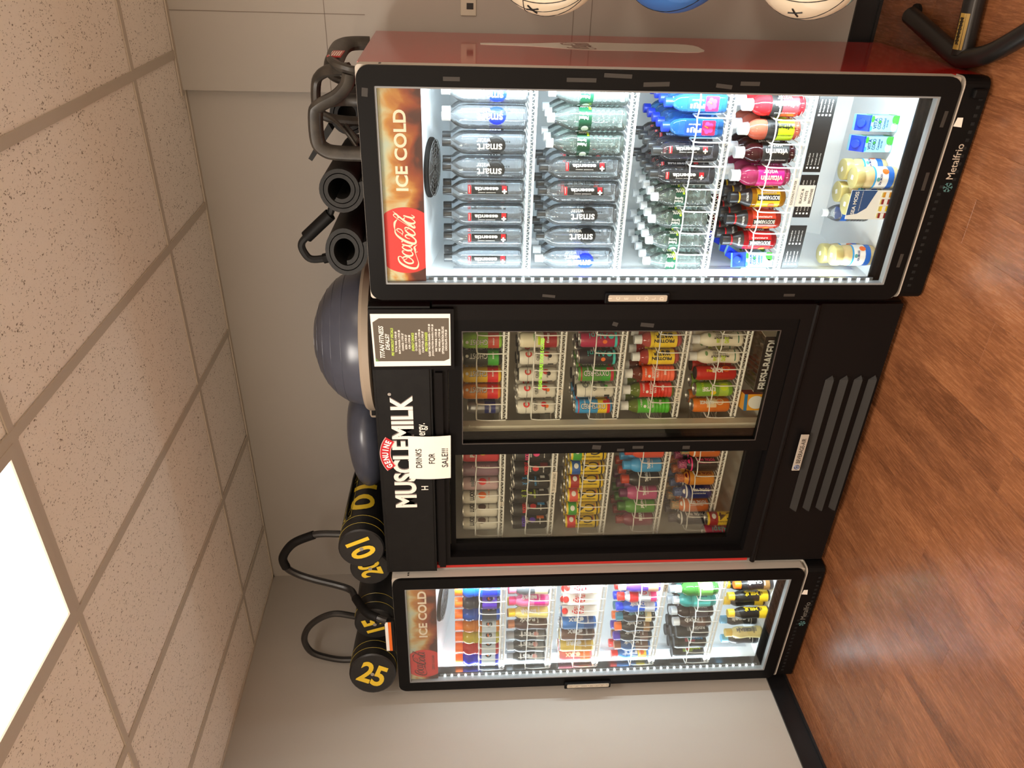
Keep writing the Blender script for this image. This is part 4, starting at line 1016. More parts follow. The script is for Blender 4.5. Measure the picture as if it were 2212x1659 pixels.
def juice(key, liq, sleeve, capm=CAPW, Hh=.212): bottle(key, p_rib(.0325, Hh), liq, (.0195, Hh - .028, Hh, capm), [(.012, .68 * Hh, sleeve)], [('protein', .10, .3, .05, .014, False, W_), ('WATER', .082, .3, .045, .010, False, W_), ('+ ENERGY', .13, .3, .04, .008, False, W_), ('20g', .05, .3, .025, .012, False, W_)], [(.115, -.2, .006, .006, W_)])
juice('juice_green', liquid('liq_olive', srgb(120, 140, 50)), c('kelly', 85, 185, 55)); juice('juice_red', liquid('liq_olive', srgb(120, 140, 50)), c('fire', 215, 50, 35)); juice('juice_coral', liquid('liq_rust', srgb(130, 50, 30)), c('coral', 240, 100, 65))
bottle('bolt_yellow', p_vita(.032, .19), liquid('liq_rose', srgb(215, 95, 90)), (.0185, .163, .19, CAPW), [(.022, .128, YEL)], [('PROTEIN', .075, -.3, .08, .014, True, K_, .06), ('WATER', .075, .25, .07, .014, True, K_, .06), ('NUTRITION FACTS', .075, 1.0, .07, .008, True, K_)], [(.05, .6, .006, .01, K_), (.07, .6, .006, .008, K_), (.09, .6, .006, .008, K_)])
def white_b(key): bottle(key, p_shake(.0305, .205), c('milkwhite', 228, 222, 205), (.0185, .178, .205, CAPW), [(.02, .024, c('tealline', 40, 120, 95), -.6, 1.2)], [('PRE-WORKOUT', .085, .1, .075, .009, True, K_, .04), ('UNLEASHED', .085, .5, .06, .010, True, GREY), ('FIT', .105, -.25, .018, .014, False, LIME, .05), ('OAT', .070, -.25, .026, .018, False, LIME, .05), ('PLANT POWER', .085, 1.0, .08, .006, True, K_)], [(.14, .5, .010, .006, c('sage', 120, 160, 110))])
white_b('white_shake')
can('red_cola', .0305, .168, c('scarlet', 190, 35, 28), [(.03, .1, c('scarletdark', 150, 22, 20), .6, 1.6)], [('KXR', .085, .3, .05, .022, True, W_, .08), ('PRE', .115, .2, .026, .010, True, YEL)], [(.045, .5, .014, .016, ORG), (.045, .5, .009, .011, c('scarlet', 190, 35, 28))], lid=CAPK)
can('lime_can', .031, .158, c('limecan', 120, 175, 50), [(.02, .06, c('limelight', 165, 200, 70))], [('LYSE', .105, .2, .055, .018, True, W_, .06), ('SOUR', .13, .7, .03, .01, False, LIME)], [(.04, .5, .016, .017, LIME), (.085, -.3, .010, .012, YEL)])
can('orange_can', .031, .158, c('tangerine', 225, 120, 35), [(.06, .10, c('creamcan', 235, 205, 165), -.4, 1.1)], [('ORANGE', .10, .3, .06, .016, True, W_, .05)], [(.045, .4, .015, .017, c('creamcan', 235, 205, 165)), (.045, .4, .010, .012, ORG)])
def lucky(key, base, d1, txt, body_='LUCKY'): can(key, .0305, .156, base, [], [(body_, .115, .45, .048, .020, False, txt, .06), ('ENERGY', .098, .45, .03, .006, False, txt), ('zero sugar', .04, .6, .03, .006, False, d1), ('NUTRITION', .08, -1.3, .09, .010, True, GREY)], [(.070, .45, .015, .018, d1)])
lucky('lucky_white', c('canwhite', 222, 218, 208), c('dogbrown', 90, 65, 55), K_); lucky('lucky_orange', c('canwhite', 222, 218, 208), ORG, K_); lucky('lucky_melon', c('palemauve', 190, 160, 165), RED, GREY, 'seltz'); can('mauve_can', .0305, .157, c('mauve', 135, 105, 120), [], [('ENERGY', .08, .3, .08, .012, True, c('palemauve', 190, 160, 165))]); lucky('lucky_red', c('cherrycan', 195, 50, 60), YEL, W_, 'POP')
def bucked(key, acc, acc2, body_='BUCKED UP'):
    can(key, .0305, .157, K_, [(.012, .045, acc2, .55, 1.25)], [(body_, .105, .35, .062, .017, False, acc, .06), ('ENERGY', .088, .35, .03, .006, False, W_), ('zero sugar', .03, .2, .03, .006, False, W_)], [(.065, .35, .012, .014, acc)])
bucked('bucked_purple', PURP, ORG); bucked('bucked_flag', RED, SKY); bucked('bucked_red', RED, MAROON); bucked('bucked_pink', PINK, GREY)
def deer(key, acc):
    can(key, .0305, .157, K_, [(.02, .04, W_, .75, 1.3)], [('LEGEND', .062, .35, .045, .008, False, acc), ('energy', .05, .35, .03, .005, False, GREY)], [(.078, .35, .004, .005, acc)])
    l = KINDS[key][-1][1]
    q = MB()
    for sg in (-1, 1):
        pts = [(.35 + sg * a / .0305, .085 + b) for a, b in ((.002, 0), (.010, .010), (.012, .024), (.008, .036))]
        q.tube([(.0312 * math.sin(t), -.0312 * math.cos(t), z) for t, z in pts], .0013, 4)
        for a, b, a2, b2 in ((.011, .014, .018, .022), (.012, .024, .017, .034)):
            q.tube([(.0312 * math.sin(.35 + sg * aa / .0305), -.0312 * math.cos(.35 + sg * aa / .0305), .085 + bb) for aa, bb in ((a, b), (a2, b2))], .0011, 4)
    KINDS[key].append(('antler_print', q.data(key + '_antlers', acc)))
deer('deer_green', LIME); deer('deer_blue', SKY)
def c4(key, top): can(key, .0315, .156, YEL, [(.108, .1455, top), (.012, .018, K_)], [('C4', .066, .35, .080, .036, True, K_, .012), ('PERFORMANCE ENERGY', .07, -.45, .08, .007, True, K_), ('ENERGY', .028, .6, .03, .005, False, RED)], [(.127, .35, .012, .010, W_)])
c4('c4_red', RED); c4('c4_green', DGRN); c4('c4_coral', c('watermelon', 220, 85, 75)); c4('c4_crimson', c('crimson', 165, 30, 35)); c4('c4_blue', c('cobalt', 30, 90, 170))
def alub(key, m, capm, prints, dots=(), bands=(), Hh=.168, R=.033): bottle(key, p_alub(R, Hh), m, (.0205, Hh - .030, Hh, capm), bands, prints, dots)
def pattern(name, c1, c2):
    if name in MATS: return MATS[name]
    m = mat(name, srgb(*c1), .4); n_ = NB(m); tc = n_.add('ShaderNodeTexCoord')
    wv = n_.add('ShaderNodeTexWave', i_Scale=60.0, i_Distortion=9.0); n_.link(tc, 'Object', wv, 'Vector'); r = n_.ramp([(.45, srgb(*c1)), (.55, srgb(*c2))]); n_.link(wv, 0, r, 0); n_.link(r, 0, n_.b, 'Base Color')
    return m
WARO = pattern('pattern_flame', (215, 120, 40), (130, 35, 25)); WARN = pattern('pattern_night', (20, 22, 40), (110, 105, 120)); WART = pattern('pattern_tiki', (225, 140, 70), (60, 140, 130)); WARP = pattern('pattern_candy', (25, 22, 26), (225, 110, 160)); WARB = pattern('pattern_navy', (25, 40, 100), (95, 120, 170))
def war(key, m, capm, tx=W_): alub(key, m, capm, [('TOTAL WAR', .055, .55, .085, .014, True, tx, .05), ('PRE-WORKOUT', .06, .1, .06, .005, True, tx)], [(.125, .4, .010, .009, tx)], [(.112, .118, tx)])
war('war_night', c('midnight', 26, 28, 44), WARN); war('war_tiki', c('tikiorange', 205, 105, 40), WART); war('war_navy', NAVY, WARB); war('war_flame', c('mango', 215, 140, 45), WARO, MAROON); war('war_candy', c('jet', 24, 22, 24), WARP, PINK)
def thav(key, m, capm, t='THAVAGE'): alub(key, m, capm, [(t, .060, .55, .052, .015, False, W_, .06), ('PRE-WORKOUT', .045, .55, .04, .005, False, W_)])
thav('thav_blue', SKY, SKY); thav('thav_black', c('jet', 24, 22, 24), col('cap_ember', (190, 60, 30))); thav('thav_pink', c('orchid', 185, 80, 130), c('plum', 100, 30, 80)); thav('thav_green', c('grass', 85, 150, 60), c('grassdark', 60, 110, 45), 'JUNI'); thav('thav_red', c('poppy', 215, 75, 45), c('poppycap', 190, 60, 40))
thav('thav_berry', c('mulberry', 130, 50, 75), pattern('pattern_ring', (30, 30, 34), (190, 70, 80)), 'BERRY')

# --- corner cooler
def gator(key, liq, lab=None): bottle(key, p_gator(.0345, .212), liq, (.0235, .179, .212, CAPO), [(.016, .084, lab or c('gatorclear', 190, 200, 205))], [('G', .050, .5, .022, .030, False, K_, .06), ('ZERO', .03, .8, .03, .008, False, W_)], [(.055, .5, .010, .006, ORG)])
LQ = lambda n_, *rgb: liquid('liq_' + n_, srgb(*rgb), .5)
gator('sport_indigo', LQ('indigo', 35, 40, 190)); gator('sport_red', LQ('ruby', 225, 25, 30)); gator('sport_yellow', LQ('lemon', 235, 215, 60)); gator('sport_orange', LQ('tango', 250, 150, 25)); gator('sport_cobalt', LQ('cobalt', 20, 95, 200), c('darklabel', 35, 45, 60)); gator('sport_violet', LQ('smoke', 60, 60, 66), PURP); gator('sport_azure', LQ('azure', 30, 120, 225), BLUE)
def shake(key, m, capm, word, tx=W_, bands=(), Hh=.188, R=.0298, dots=()): bottle(key, p_shake(R, Hh), m, (.0205, Hh - .028, Hh, capm), bands, [(word, .095, .6, .075, .018, True, tx, .06), ('PROTEIN', .045, .7, .04, .008, False, tx), ('SHAKE', .12, .6, .03, .008, False, tx)], dots)
CHAR = c('graphite', 52, 52, 54)
shake('shake_dark', CHAR, mat('cap_steel', (.35, .36, .38), .35), 'FEST', W_, [(.01, .05, c('ash', 120, 120, 118))], dots=[(.05, .5, .012, .012, c('pinkish', 220, 150, 140))]); shake('shake_choc', BROWN, col('cap_copper', (190, 120, 80)), 'RAW', W_); shake('shake_banana', c('banana', 238, 218, 130), CAPY, 'BANANA', W_); shake('shake_pink', c('rosepink', 225, 110, 150), col('cap_rose', (225, 60, 110)), 'BERRY', W_, [(.02, .07, MAGE)]); shake('shake_grey', c('slate', 85, 88, 92), col('cap_pinkw', (225, 120, 150)), 'KOS', W_, [(.01, .07, c('lemonlabel', 225, 215, 170))])
def smallcan(key, m, word, acc): can(key, .0325, .165, m, [(.012, .06, acc)], [(word, .105, .6, .06, .02, True, W_, .06), ('PROTEIN', .04, .6, .04, .008, False, W_)], [(.07, .7, .010, .01, W_)])
smallcan('dr_pink', c('dustypink', 220, 120, 130), 'URX', c('peachorange', 235, 130, 80)); smallcan('dr_yellow', c('custard', 225, 195, 90), 'MRE', c('custarddark', 200, 160, 60)); smallcan('dr_brown', c('cocoa', 110, 75, 60), 'DRX', c('cocoadark', 70, 45, 38)); smallcan('dr_blue', c('lakeblue', 45, 115, 190), 'DRX', c('lakedark', 25, 75, 140))
carton('lean', .049, .046, .165, c('cartonwhite', 228, 222, 215), c('cartonwhite', 228, 222, 215), CAPR, [('LEAN', -.002, .090, .055, .015, W_, 'f', PI / 2), ('BODY', .016, .090, .05, .012, RED, 'f', PI / 2), ('LEAN', -.006, .090, .055, .014, W_, 's', PI / 2), ('BODY', .014, .090, .05, .012, RED, 's', PI / 2), ('40g', 0, .03, .03, .012, RED, 's', 0)],
       [(-.002, .092, .012, .032, RED, 'f'), (-.006, .092, .012, .032, RED, 's'), (.0, .018, .022, .012, CREAM, 's')])
shake('fit_sky', c('fitblue', 50, 110, 170), CAPR, 'FIT', W_, [(.012, .055, YEL)], .185, dots=[(.035, .6, .012, .012, ORG)]); shake('fit_multi', c('denim', 40, 85, 140), col('cap_bronze', (150, 90, 50)), 'KIDZ', W_, [(.012, .075, c('cocoa', 110, 75, 60))], .178); shake('quest_violet', c('nearblack', 30, 28, 30), CAPP, 'QUEST', W_, [(.02, .06, c('mochaband', 110, 80, 70))]); shake('quest_orange', c('nearblack', 30, 28, 30), CAPO, 'QUEST', W_, [(.02, .05, c('tanband', 150, 110, 60))]); shake('quest_teal', c('nearblack', 30, 28, 30), CAPT, 'QUEST', c('tealtext', 130, 180, 180), [(.02, .05, CREAM)]); shake('fair_blue', c('fairblue', 25, 90, 205), CAPB, 'QUEST', W_, [(.012, .06, c('fairwhite', 200, 205, 215))], .195); shake('fair_red', c('fairwhite', 200, 205, 215), CAPR, 'CORE', RED, [(.012, .04, PINK), (.10, .14, RED)], .195); shake('quest_purple', c('quince', 95, 60, 190), CAPW, 'QUEST', W_, [(.012, .06, c('peachband', 220, 160, 130))], .195)
can('reign_green', .0325, .160, K_, [(.06, .11, c('jungle', 120, 140, 40), .1, 1.2)], [('REIGN', .05, .6, .06, .014, True, LIME, .05)], [(.085, .6, .010, .014, RED)], lid=CAPK); can('reign_red', .0325, .160, K_, [(.06, .11, c('rosewood', 150, 50, 70), .1, 1.2)], [('REIGN', .05, .6, .06, .014, True, SKY, .05)], [(.085, .6, .010, .014, TEAL)], lid=CAPK); can('reign_grey', .0325, .160, K_, [(.05, .11, GREY, .2, 1.1)], [('REIGN', .05, .6, .06, .014, True, W_, .05)], [], lid=CAPK)
shake('core_choc', c('darkchoc', 60, 38, 30), CAPW, 'JOCKO', W_, [(.03, .07, c('cocoa', 110, 75, 60))], .185); bottle('tea_dark', p_vita(.034, .205), LQ('tea', 55, 40, 42), (.019, .180, .205, CAPC), [(.03, .10, c('teagrey', 70, 62, 70))], [('COLD BREW', .065, .6, .06, .01, True, W_)]); bottle('tea_teal', p_vita(.034, .205), LQ('mint', 70, 200, 195), (.019, .180, .205, CAPC), [(.03, .11, c('mintlabel', 90, 205, 200))], [('aqua', .07, .6, .05, .014, True, NAVY)]); bottle('tea_green', p_vita(.034, .205), LQ('matcha', 70, 150, 60), (.019, .180, .205, CAPC), [(.03, .10, c('matchalabel', 110, 175, 80)), (.03, .08, W_, .2, 1.2)], [('NUTRITION', .06, .75, .04, .006, True, K_)]); 
shake('gold_bottle', c('goldblack', 35, 32, 28), CAPY, 'MILK', YEL, [(.012, .055, YEL)], .205, dots=[(.05, .6, .012, .012, K_)]); shake('cream_bottle', c('butter', 235, 218, 150), col('cap_butter', (225, 190, 90)), 'CREAM', GREY, [(.03, .10, c('buttergrey', 170, 165, 140), .3, 1.1)], .185); shake('black_blue', c('pitch', 42, 40, 42), col('cap_lightblue', (110, 175, 210)), 'CORE', W_, [(.03, .032, W_)], .185)

ORD = ['first', 'second', 'third', 'fourth', 'fifth', 'sixth', 'seventh', 'eighth']
ROWN = ['front row', 'second row', 'third row', 'fourth row', 'rear row']
USED = set()
def place(kind, x, y, z, rz, name, label, cat, group):
    root = empty(name, (x, y, z), rz)
    tag(root, label, cat, group)
    for pn, me in KINDS[kind]:
        o = bpy.data.objects.new(pn, me); C.objects.link(o); o.parent = root
    return root
def kr(kind): return max(max(abs(v.co.x) for v in m_.vertices) for _, m_ in KINDS[kind])
def shelf_fill(items, xs, yf, z, rows, dy, rz, where, group, lo=-9, hi=9):
    """items: (kind, object name, description, category) per lane"""
    for i, ((kind, nm, desc, cat), x) in enumerate(zip(items, xs)):
        nr = rows[i] if isinstance(rows, (list, tuple)) else rows
        rad_ = kr(kind); x = min(max(x, lo + rad_ + .008), hi - rad_ - .008)
        for r in range(nr):
            rot = rz + random.uniform(-.28, .28) + (0 if r == 0 else random.uniform(-.5, .5))
            place(kind, x, yf + r * dy, z + .0004, rot, nm, '%s, %s, %s from left, %s' % (desc, ROWN[r], ORD[i], where), cat, group)
WB = 'water_bottle'
E_ = ('essentia', WB, 'tall clear bottle, black label', 'bottle'); SB = ('smart_blue', WB, 'tall clear bottle, blue drop', 'bottle'); SK = ('smart_black', WB, 'tall clear bottle, black drop', 'bottle'); PL = ('poland_litre', WB, 'ribbed clear bottle, green label', 'bottle')
def fam(z): return z
RW = 'shelf of red-sided cooler'
random.seed(11)
shelf_fill([E_, E_, E_, E_, SK, SK, SB, SB], cR1, 2.594, RSH[0], 2, .0845, .22, 'top ' + RW, 'large water bottles on the top shelf', -1.105, -.439)
shelf_fill([SB, SK, SK, E_, E_, PL, PL, PL], cR2, 2.594, RSH[1], 3, .0845, .22, 'second ' + RW, 'large water bottles on the second shelf', -1.105, -.439)
PH = ('poland_half', WB, 'small ribbed bottle, green label', 'bottle'); ES = ('essentia_small', WB, 'dark clear bottle, black label', 'bottle'); FJ = ('fiji', WB, 'square blue bottle, pink flower', 'bottle')
shelf_fill([PH, PH, PH, PH, ES, ES, FJ, FJ], cR3, 2.590, RSH[2], [5, 5, 5, 5, 5, 5, 5, 5], .071, .2, 'third ' + RW, 'small water bottles on the third shelf', -1.105, -.439)
shelf_fill([('coco', 'drink_carton', 'pale blue coconut water carton', 'carton'), ('armor_red', 'drink_bottle', 'cherry red sports drink, black cap', 'bottle'), ('armor_orange', 'drink_bottle', 'coral red sports drink, black cap', 'bottle'), ('armor_yellow', 'drink_bottle', 'yellow sports drink, black cap', 'bottle'),
            ('vita_pink', 'drink_bottle', 'magenta drink bottle, white cap', 'bottle'), ('vita_dark', 'drink_bottle', 'dark wine drink, black label', 'bottle'), ('vita_peach', 'drink_bottle', 'peach drink, lime label', 'bottle'), ('vita_red', 'drink_bottle', 'red drink bottle, white cap', 'bottle')],
           cR4, 2.590, RSH[3], [5, 4, 4, 3, 3, 3, 3, 3], .073, .2, 'fourth ' + RW, 'coloured drinks on the fourth shelf', -1.105, -.439)
fz = .1685
for x, y, lab, r_ in ((-1.028, 2.560, 'gold-lidded cream jar at the left on the floor of the red-sided cooler, front one', .3), (-1.055, 2.645, 'gold-lidded cream jar at the left on the cooler floor, just behind another', .6), (-.742, 2.556, 'gold-lidded cream jar beside the leaflet on the red-sided cooler floor, foremost there', .1),
                     (-.738, 2.640, 'gold-lidded cream jar behind the foremost jar of the middle cluster, cooler floor', .9), (-.818, 2.640, 'gold-lidded cream jar behind the leaflet, rear of the middle cluster', .5), (-.838, 2.560, 'gold-lidded cream jar mostly hidden directly behind the leaflet', .2)):
    place('moss_jar', x, y, fz, r_, 'lidded_jar', lab, 'jar', 'cream jars on the floor of the red-sided cooler')
place('mini_water', -.905, 2.665, fz, .2, 'water_bottle', 'small clear bottle with blue label on the cooler floor beside the leaflet', 'bottle', None)
place('coco', -.580, 2.650, fz, .12, 'drink_carton', 'pale blue coconut carton on the red-sided cooler floor, nearer the hinge', 'carton', 'coconut cartons on the cooler floor')
place('coco', -.650, 2.652, fz, .10, 'drink_carton', 'pale blue coconut carton on the red-sided cooler floor, nearer the jars', 'carton', 'coconut cartons on the cooler floor')
# leaflet standing in front of the jars
p = empty('leaflet', (-.825, 2.513, fz)); tag(p, 'blue and white leaflet headed SEA MOSS standing in front of the jars', 'leaflet'); og = p.location
tl = Matrix.Rotation(-.10, 3, 'X')
MB().box((-.876, 2.512, fz), (-.774, 2.514, fz + .162)).build('card', W_, p, og)
MB().prism([(-.862, fz + .162), (-.774, fz + .162), (-.774, fz + .072), (-.80, fz + .082), (-.836, fz + .096), (-.856, fz + .125)], 2.5113, 2.5119).build('blue_panel', c('leafletblue', 40, 80, 135), p, og)
MB().box((-.876, 2.5113, fz), (-.774, 2.5119, fz + .018)).build('blue_panel', c('leafletblue', 40, 80, 135), p, og)
q = MB(); flat_text(q, 'SEA MOSS', -.818, 2.5110, fz + .142, .080, .013, 0, .02); flat_text(q, 'wild gathered from the islands', -.812, 2.5110, fz + .122, .070, .005, 0)
q.build('lettering', W_, p, og)
for k in range(4):
    q = MB(); cx = -.862 + k * .0245
    q.box((cx - .009, 2.5105, fz + .022), (cx + .009, 2.5119, fz + .048), 0).box((cx - .009, 2.5103, fz + .028), (cx + .009, 2.5105, fz + .040), 1).box((cx - .008, 2.5105, fz + .0485), (cx + .008, 2.5119, fz + .053), 2)
    q.build('jar_picture', [[c('jarred', 140, 30, 30), YEL, c('jarred', 140, 30, 30), c('jaramber', 215, 150, 40)][k], W_, GOLD], p, og)
# black flavour cards hung from the fourth shelf
for k, (x0, x1, lab) in enumerate(((-1.075, -.915, 'black flavour card hanging from fourth shelf at the handle side'), (-.885, -.735, 'black flavour card with white sticker hanging below the brownie price'), (-.725, -.470, 'black flavour card hanging from fourth shelf at the hinge side'))):
    z1 = RSH[3] - .033; z0 = z1 - .060
    p = empty('flavour_card', ((x0 + x1) / 2, RSF + .004, z0)); tag(p, lab.replace('below the brownie price', 'in the middle of fourth shelf'), 'card', 'flavour cards under the fourth shelf'); og = p.location
    MB().box((x0, RSF, z0), (x1, RSF + .004, z1)).build('card', K_, p, og)
    q = MB()
    for sx_ in (x0 + .012, x1 - .07):
        for j in range(4):
            zz = z1 - .010 - j * .0125
            q.box((sx_, RSF - .0008, zz - .003), (sx_ + .006, RSF, zz + .003)); flat_text(q, ['blondie', 'fudge nut', 'caramel swirl', 'chocolate chip'][j], sx_ + .032, RSF - .0006, zz, .04, .005, 0)
    tag(q.build('check_list', W_, p, og), kind='stuff')
    if k == 1:
        MB().box((x0 + .04, RSF - .0022, z0 + .004), (x0 + .115, RSF - .0012, z1 + .004)).build('sticker', PAPER, p, og)
        q = MB()
        for t_, zz in (('BLACK &', .047), ('WHITE', .031), ('BROWNIE', .015)): flat_text(q, t_, x0 + .0775, RSF - .0028, z0 + zz, .052 if t_ != 'WHITE' else .038, .009, 0, .01)
        tag(q.build('sticker_script', K_, p, og), kind='stuff')

# sliding-door cooler
def B(k, nm, d, cat): return (k, nm, d, cat)
CAN = 'drink_can'; BO = 'drink_bottle'
MYF = 2.682
def mfill(items, xs, z, rows, shelf, bay, grp): shelf_fill(items, xs, MYF, z, rows, .0705, .48, '%s %s-bay shelf, sliding-door cooler' % (shelf, bay), grp, -2.44, -1.245)
mfill([B('slim_silver', CAN, 'slim silver blue can', 'can'), B('ghost_orange', CAN, 'orange energy can', 'can'), B('ghost_yellow', CAN, 'yellow red energy can', 'can'), B('ghost_dark', CAN, 'black green energy can', 'can'), B('ghost_lime', CAN, 'lime energy can', 'can')], cMR, MSH[0], 2, 'top', 'right', 'energy cans on the top right-bay shelf')
mfill([B('celsius_red', CAN, 'white can, red fruit', 'can'), B('celsius_red', CAN, 'white can, red fruit', 'can'), B('celsius_black', CAN, 'white can, black lid', 'can'), B('celsius_black', CAN, 'white can, black lid', 'can'), B('arctic', CAN, 'ivory and red can', 'can')], cMR, MSH[1], 3, 'second', 'right', 'white cans on the second right-bay shelf')
mfill([B('oxy_blue', CAN, 'blue yellow slim can', 'can'), B('celsius_kiwi', CAN, 'white can, kiwi print', 'can'), B('oxy_green', CAN, 'green melon slim can', 'can'), B('alani_dark', CAN, 'dark plum slim can', 'can'), B('alani_pink', CAN, 'raspberry slim can', 'can')], cMR, MSH[2], 3, 'third', 'right', 'cans on the third right-bay shelf')
mfill([B('juice_green', BO, 'green sleeved bottle', 'bottle'), B('juice_red', BO, 'red sleeved bottle', 'bottle'), B('juice_coral', BO, 'coral sleeved bottle', 'bottle'), B('bolt_yellow', BO, 'yellow labelled bottle', 'bottle'), B('bolt_yellow', BO, 'yellow labelled bottle', 'bottle')], cMR, MSH[3], 2, 'fourth', 'right', 'bottles on the fourth right-bay shelf')
mfill([B('orange_can', CAN, 'orange print can', 'can'), B('lime_can', CAN, 'lime print can', 'can'), B('red_cola', CAN, 'scarlet tall can', 'can'), B('white_shake', BO, 'white shake bottle', 'bottle'), B('white_shake', BO, 'white shake bottle', 'bottle')], cMR, MSH[4], 2, 'fifth', 'right', 'drinks on the fifth right-bay shelf')
mfill([B('lucky_white', CAN, 'white can, brown dog', 'can'), B('lucky_white', CAN, 'white can, brown dog', 'can'), B('lucky_orange', CAN, 'white can, orange dot', 'can'), B('lucky_melon', CAN, 'pale can, red melon', 'can'), B('mauve_can', CAN, 'plain mauve can', 'can'), B('lucky_red', CAN, 'cherry red can', 'can')], cML, MSH[0], 2, 'top', 'left', 'cans on the top left-bay shelf')
mfill([B('bucked_purple', CAN, 'black can, purple print', 'can'), B('bucked_flag', CAN, 'black can, red and blue', 'can'), B('deer_green', CAN, 'black can, green antlers', 'can'), B('deer_blue', CAN, 'black can, blue antlers', 'can'), B('bucked_red', CAN, 'black can, red print', 'can'), B('bucked_pink', CAN, 'black can, pink print', 'can')], cML, MSH[1], 3, 'second', 'left', 'black cans on the second left-bay shelf')
mfill([B('c4_red', CAN, 'yellow can, red top', 'can'), B('c4_green', CAN, 'yellow can, green top', 'can'), B('c4_coral', CAN, 'yellow can, coral top', 'can'), B('c4_crimson', CAN, 'yellow can, crimson top', 'can'), B('c4_blue', CAN, 'yellow can, blue top', 'can'), B('c4_green', CAN, 'yellow can, green top', 'can')], cML, MSH[2], 3, 'third', 'left', 'yellow cans on the third left-bay shelf')
mfill([B('thav_berry', BO, 'mulberry bottle', 'bottle'), B('thav_green', BO, 'green bottle', 'bottle'), B('thav_pink', BO, 'orchid pink bottle', 'bottle'), B('thav_black', BO, 'black bottle, ember cap', 'bottle'), B('thav_blue', BO, 'sky blue bottle', 'bottle'), B('thav_red', BO, 'orange red bottle', 'bottle')], cML45, MSH[3], 3, 'fourth', 'left', 'bottles on the fourth left-bay shelf')
mfill([B('war_night', BO, 'midnight black bottle', 'bottle'), B('war_tiki', BO, 'orange teal bottle', 'bottle'), B('war_navy', BO, 'navy bottle', 'bottle'), B('war_flame', BO, 'mango flame bottle', 'bottle'), B('war_candy', BO, 'black pink bottle', 'bottle'), B('war_tiki', BO, 'orange teal bottle', 'bottle')], cML45, MSH[4], 3, 'fifth', 'left', 'patterned bottles on the fifth left-bay shelf')
place('c4_crimson', -2.318, 2.606, .4055, .7, CAN, 'red and yellow can standing on the floor of the sliding-door cooler', 'can', None)
place('oxy_green' if False else 'alani_pink', -2.392, 2.607, .4055, .6, CAN, 'pink can on the sliding-door cooler floor beside the red and yellow can', 'can', None)
# brownie box and baking soda box on the cooler floor
p = empty('bakery_box', (-1.50, 2.66, .4055)); tag(p, 'windowed bakery box lettered FRESH-BAKED on the sliding-door cooler floor', 'box'); og = p.location
x0, x1, y0, y1, z0, z1 = -1.64, -1.385, 2.600, 2.80, .4055, .475
MB().box((x0, y0, z0), (x1, y1, z0 + .003)).box((x0, y1 - .003, z0 + .003), (x1, y1, z1 + .03)).box((x0, y0 + .002, z0 + .003), (x0 + .003, y1 - .003, z1)).box((x1 - .003, y0 + .002, z0 + .003), (x1, y1 - .003, z1)).build('tray', IVORY, p, og)
MB().box((x0, y0, z0 + .003), (x1, y0 + .002, z1)).build('front_panel', K_, p, og)
q = MB(); flat_text(q, 'FRESH-BAKED!', (x0 + x1) / 2, y0 - .0008, z0 + .040, .225, .036, 0, .03); q.build('front_lettering', W_, p, og)
MB()._add([(x0 + .004, y0 + .002, z1), (x1 - .004, y0 + .002, z1), (x1 - .004, y1 - .004, z1 + .028), (x0 + .004, y1 - .004, z1 + .028), (x0 + .004, y0 + .002, z1 - .0006), (x1 - .004, y0 + .002, z1 - .0006), (x1 - .004, y1 - .004, z1 + .0274), (x0 + .004, y1 - .004, z1 + .0274)], [(0, 1, 2, 3), (7, 6, 5, 4), (0, 4, 5, 1), (1, 5, 6, 2), (2, 6, 7, 3), (3, 7, 4, 0)]).build('window', glassmat('film', rough=.08, base=.04), p, og)
BRW = noisy('brownie', srgb(90, 58, 40), srgb(150, 105, 70), 90, .7, .6); n_ = 0
for i in range(2):
    for j in range(3):
        a = x0 + .015 + j * .077; b_ = y0 + .012 + i * .088
        MB().bbox((a, b_, z0 + .0035), (a + .070, b_ + .080, z0 + .050 + i * .012), .008).build('brownie', BRW, p, og)
        if (i + j) % 2 == 0: MB().box((a + .026, b_ + .004, z0 + .0505 + i * .012), (a + .044, b_ + .076, z0 + .0515 + i * .012)).build('label_strip', K_, p, og)
p = empty('powder_box', (-1.70, 2.635, .4055)); tag(p, 'small orange and yellow powder box with white scoop shape beside the bakery box', 'box'); og = p.location
RZ = Matrix.Rotation(.25, 3, 'Z'); pv = (-1.70, 2.635, .45)
MB().box((-1.735, 2.605, .4055), (-1.665, 2.665, .503), rot=RZ, piv=pv).build('carton', c('boxorange', 235, 165, 40), p, og)
MB().box((-1.7353, 2.6042, .490), (-1.6647, 2.6056, .5032), rot=RZ, piv=pv).build('blue_panel', c('boxblue', 30, 120, 180), p, og)
MB().box((-1.6654, 2.605, .41), (-1.6644, 2.665, .5028), rot=RZ, piv=pv).build('red_panel', c('boxred', 170, 40, 35), p, og)
q = MB().prism([(-1.700 + .028 * math.cos(t), .452 + .034 * math.sin(t)) for t in [2 * PI * k / 20 for k in range(20)]], 2.6035, 2.6046)
q.v = [tuple(RZ @ (Vector(v) - Vector(pv)) + Vector(pv)) for v in q.v]; q.build('white_shape', W_, p, og)

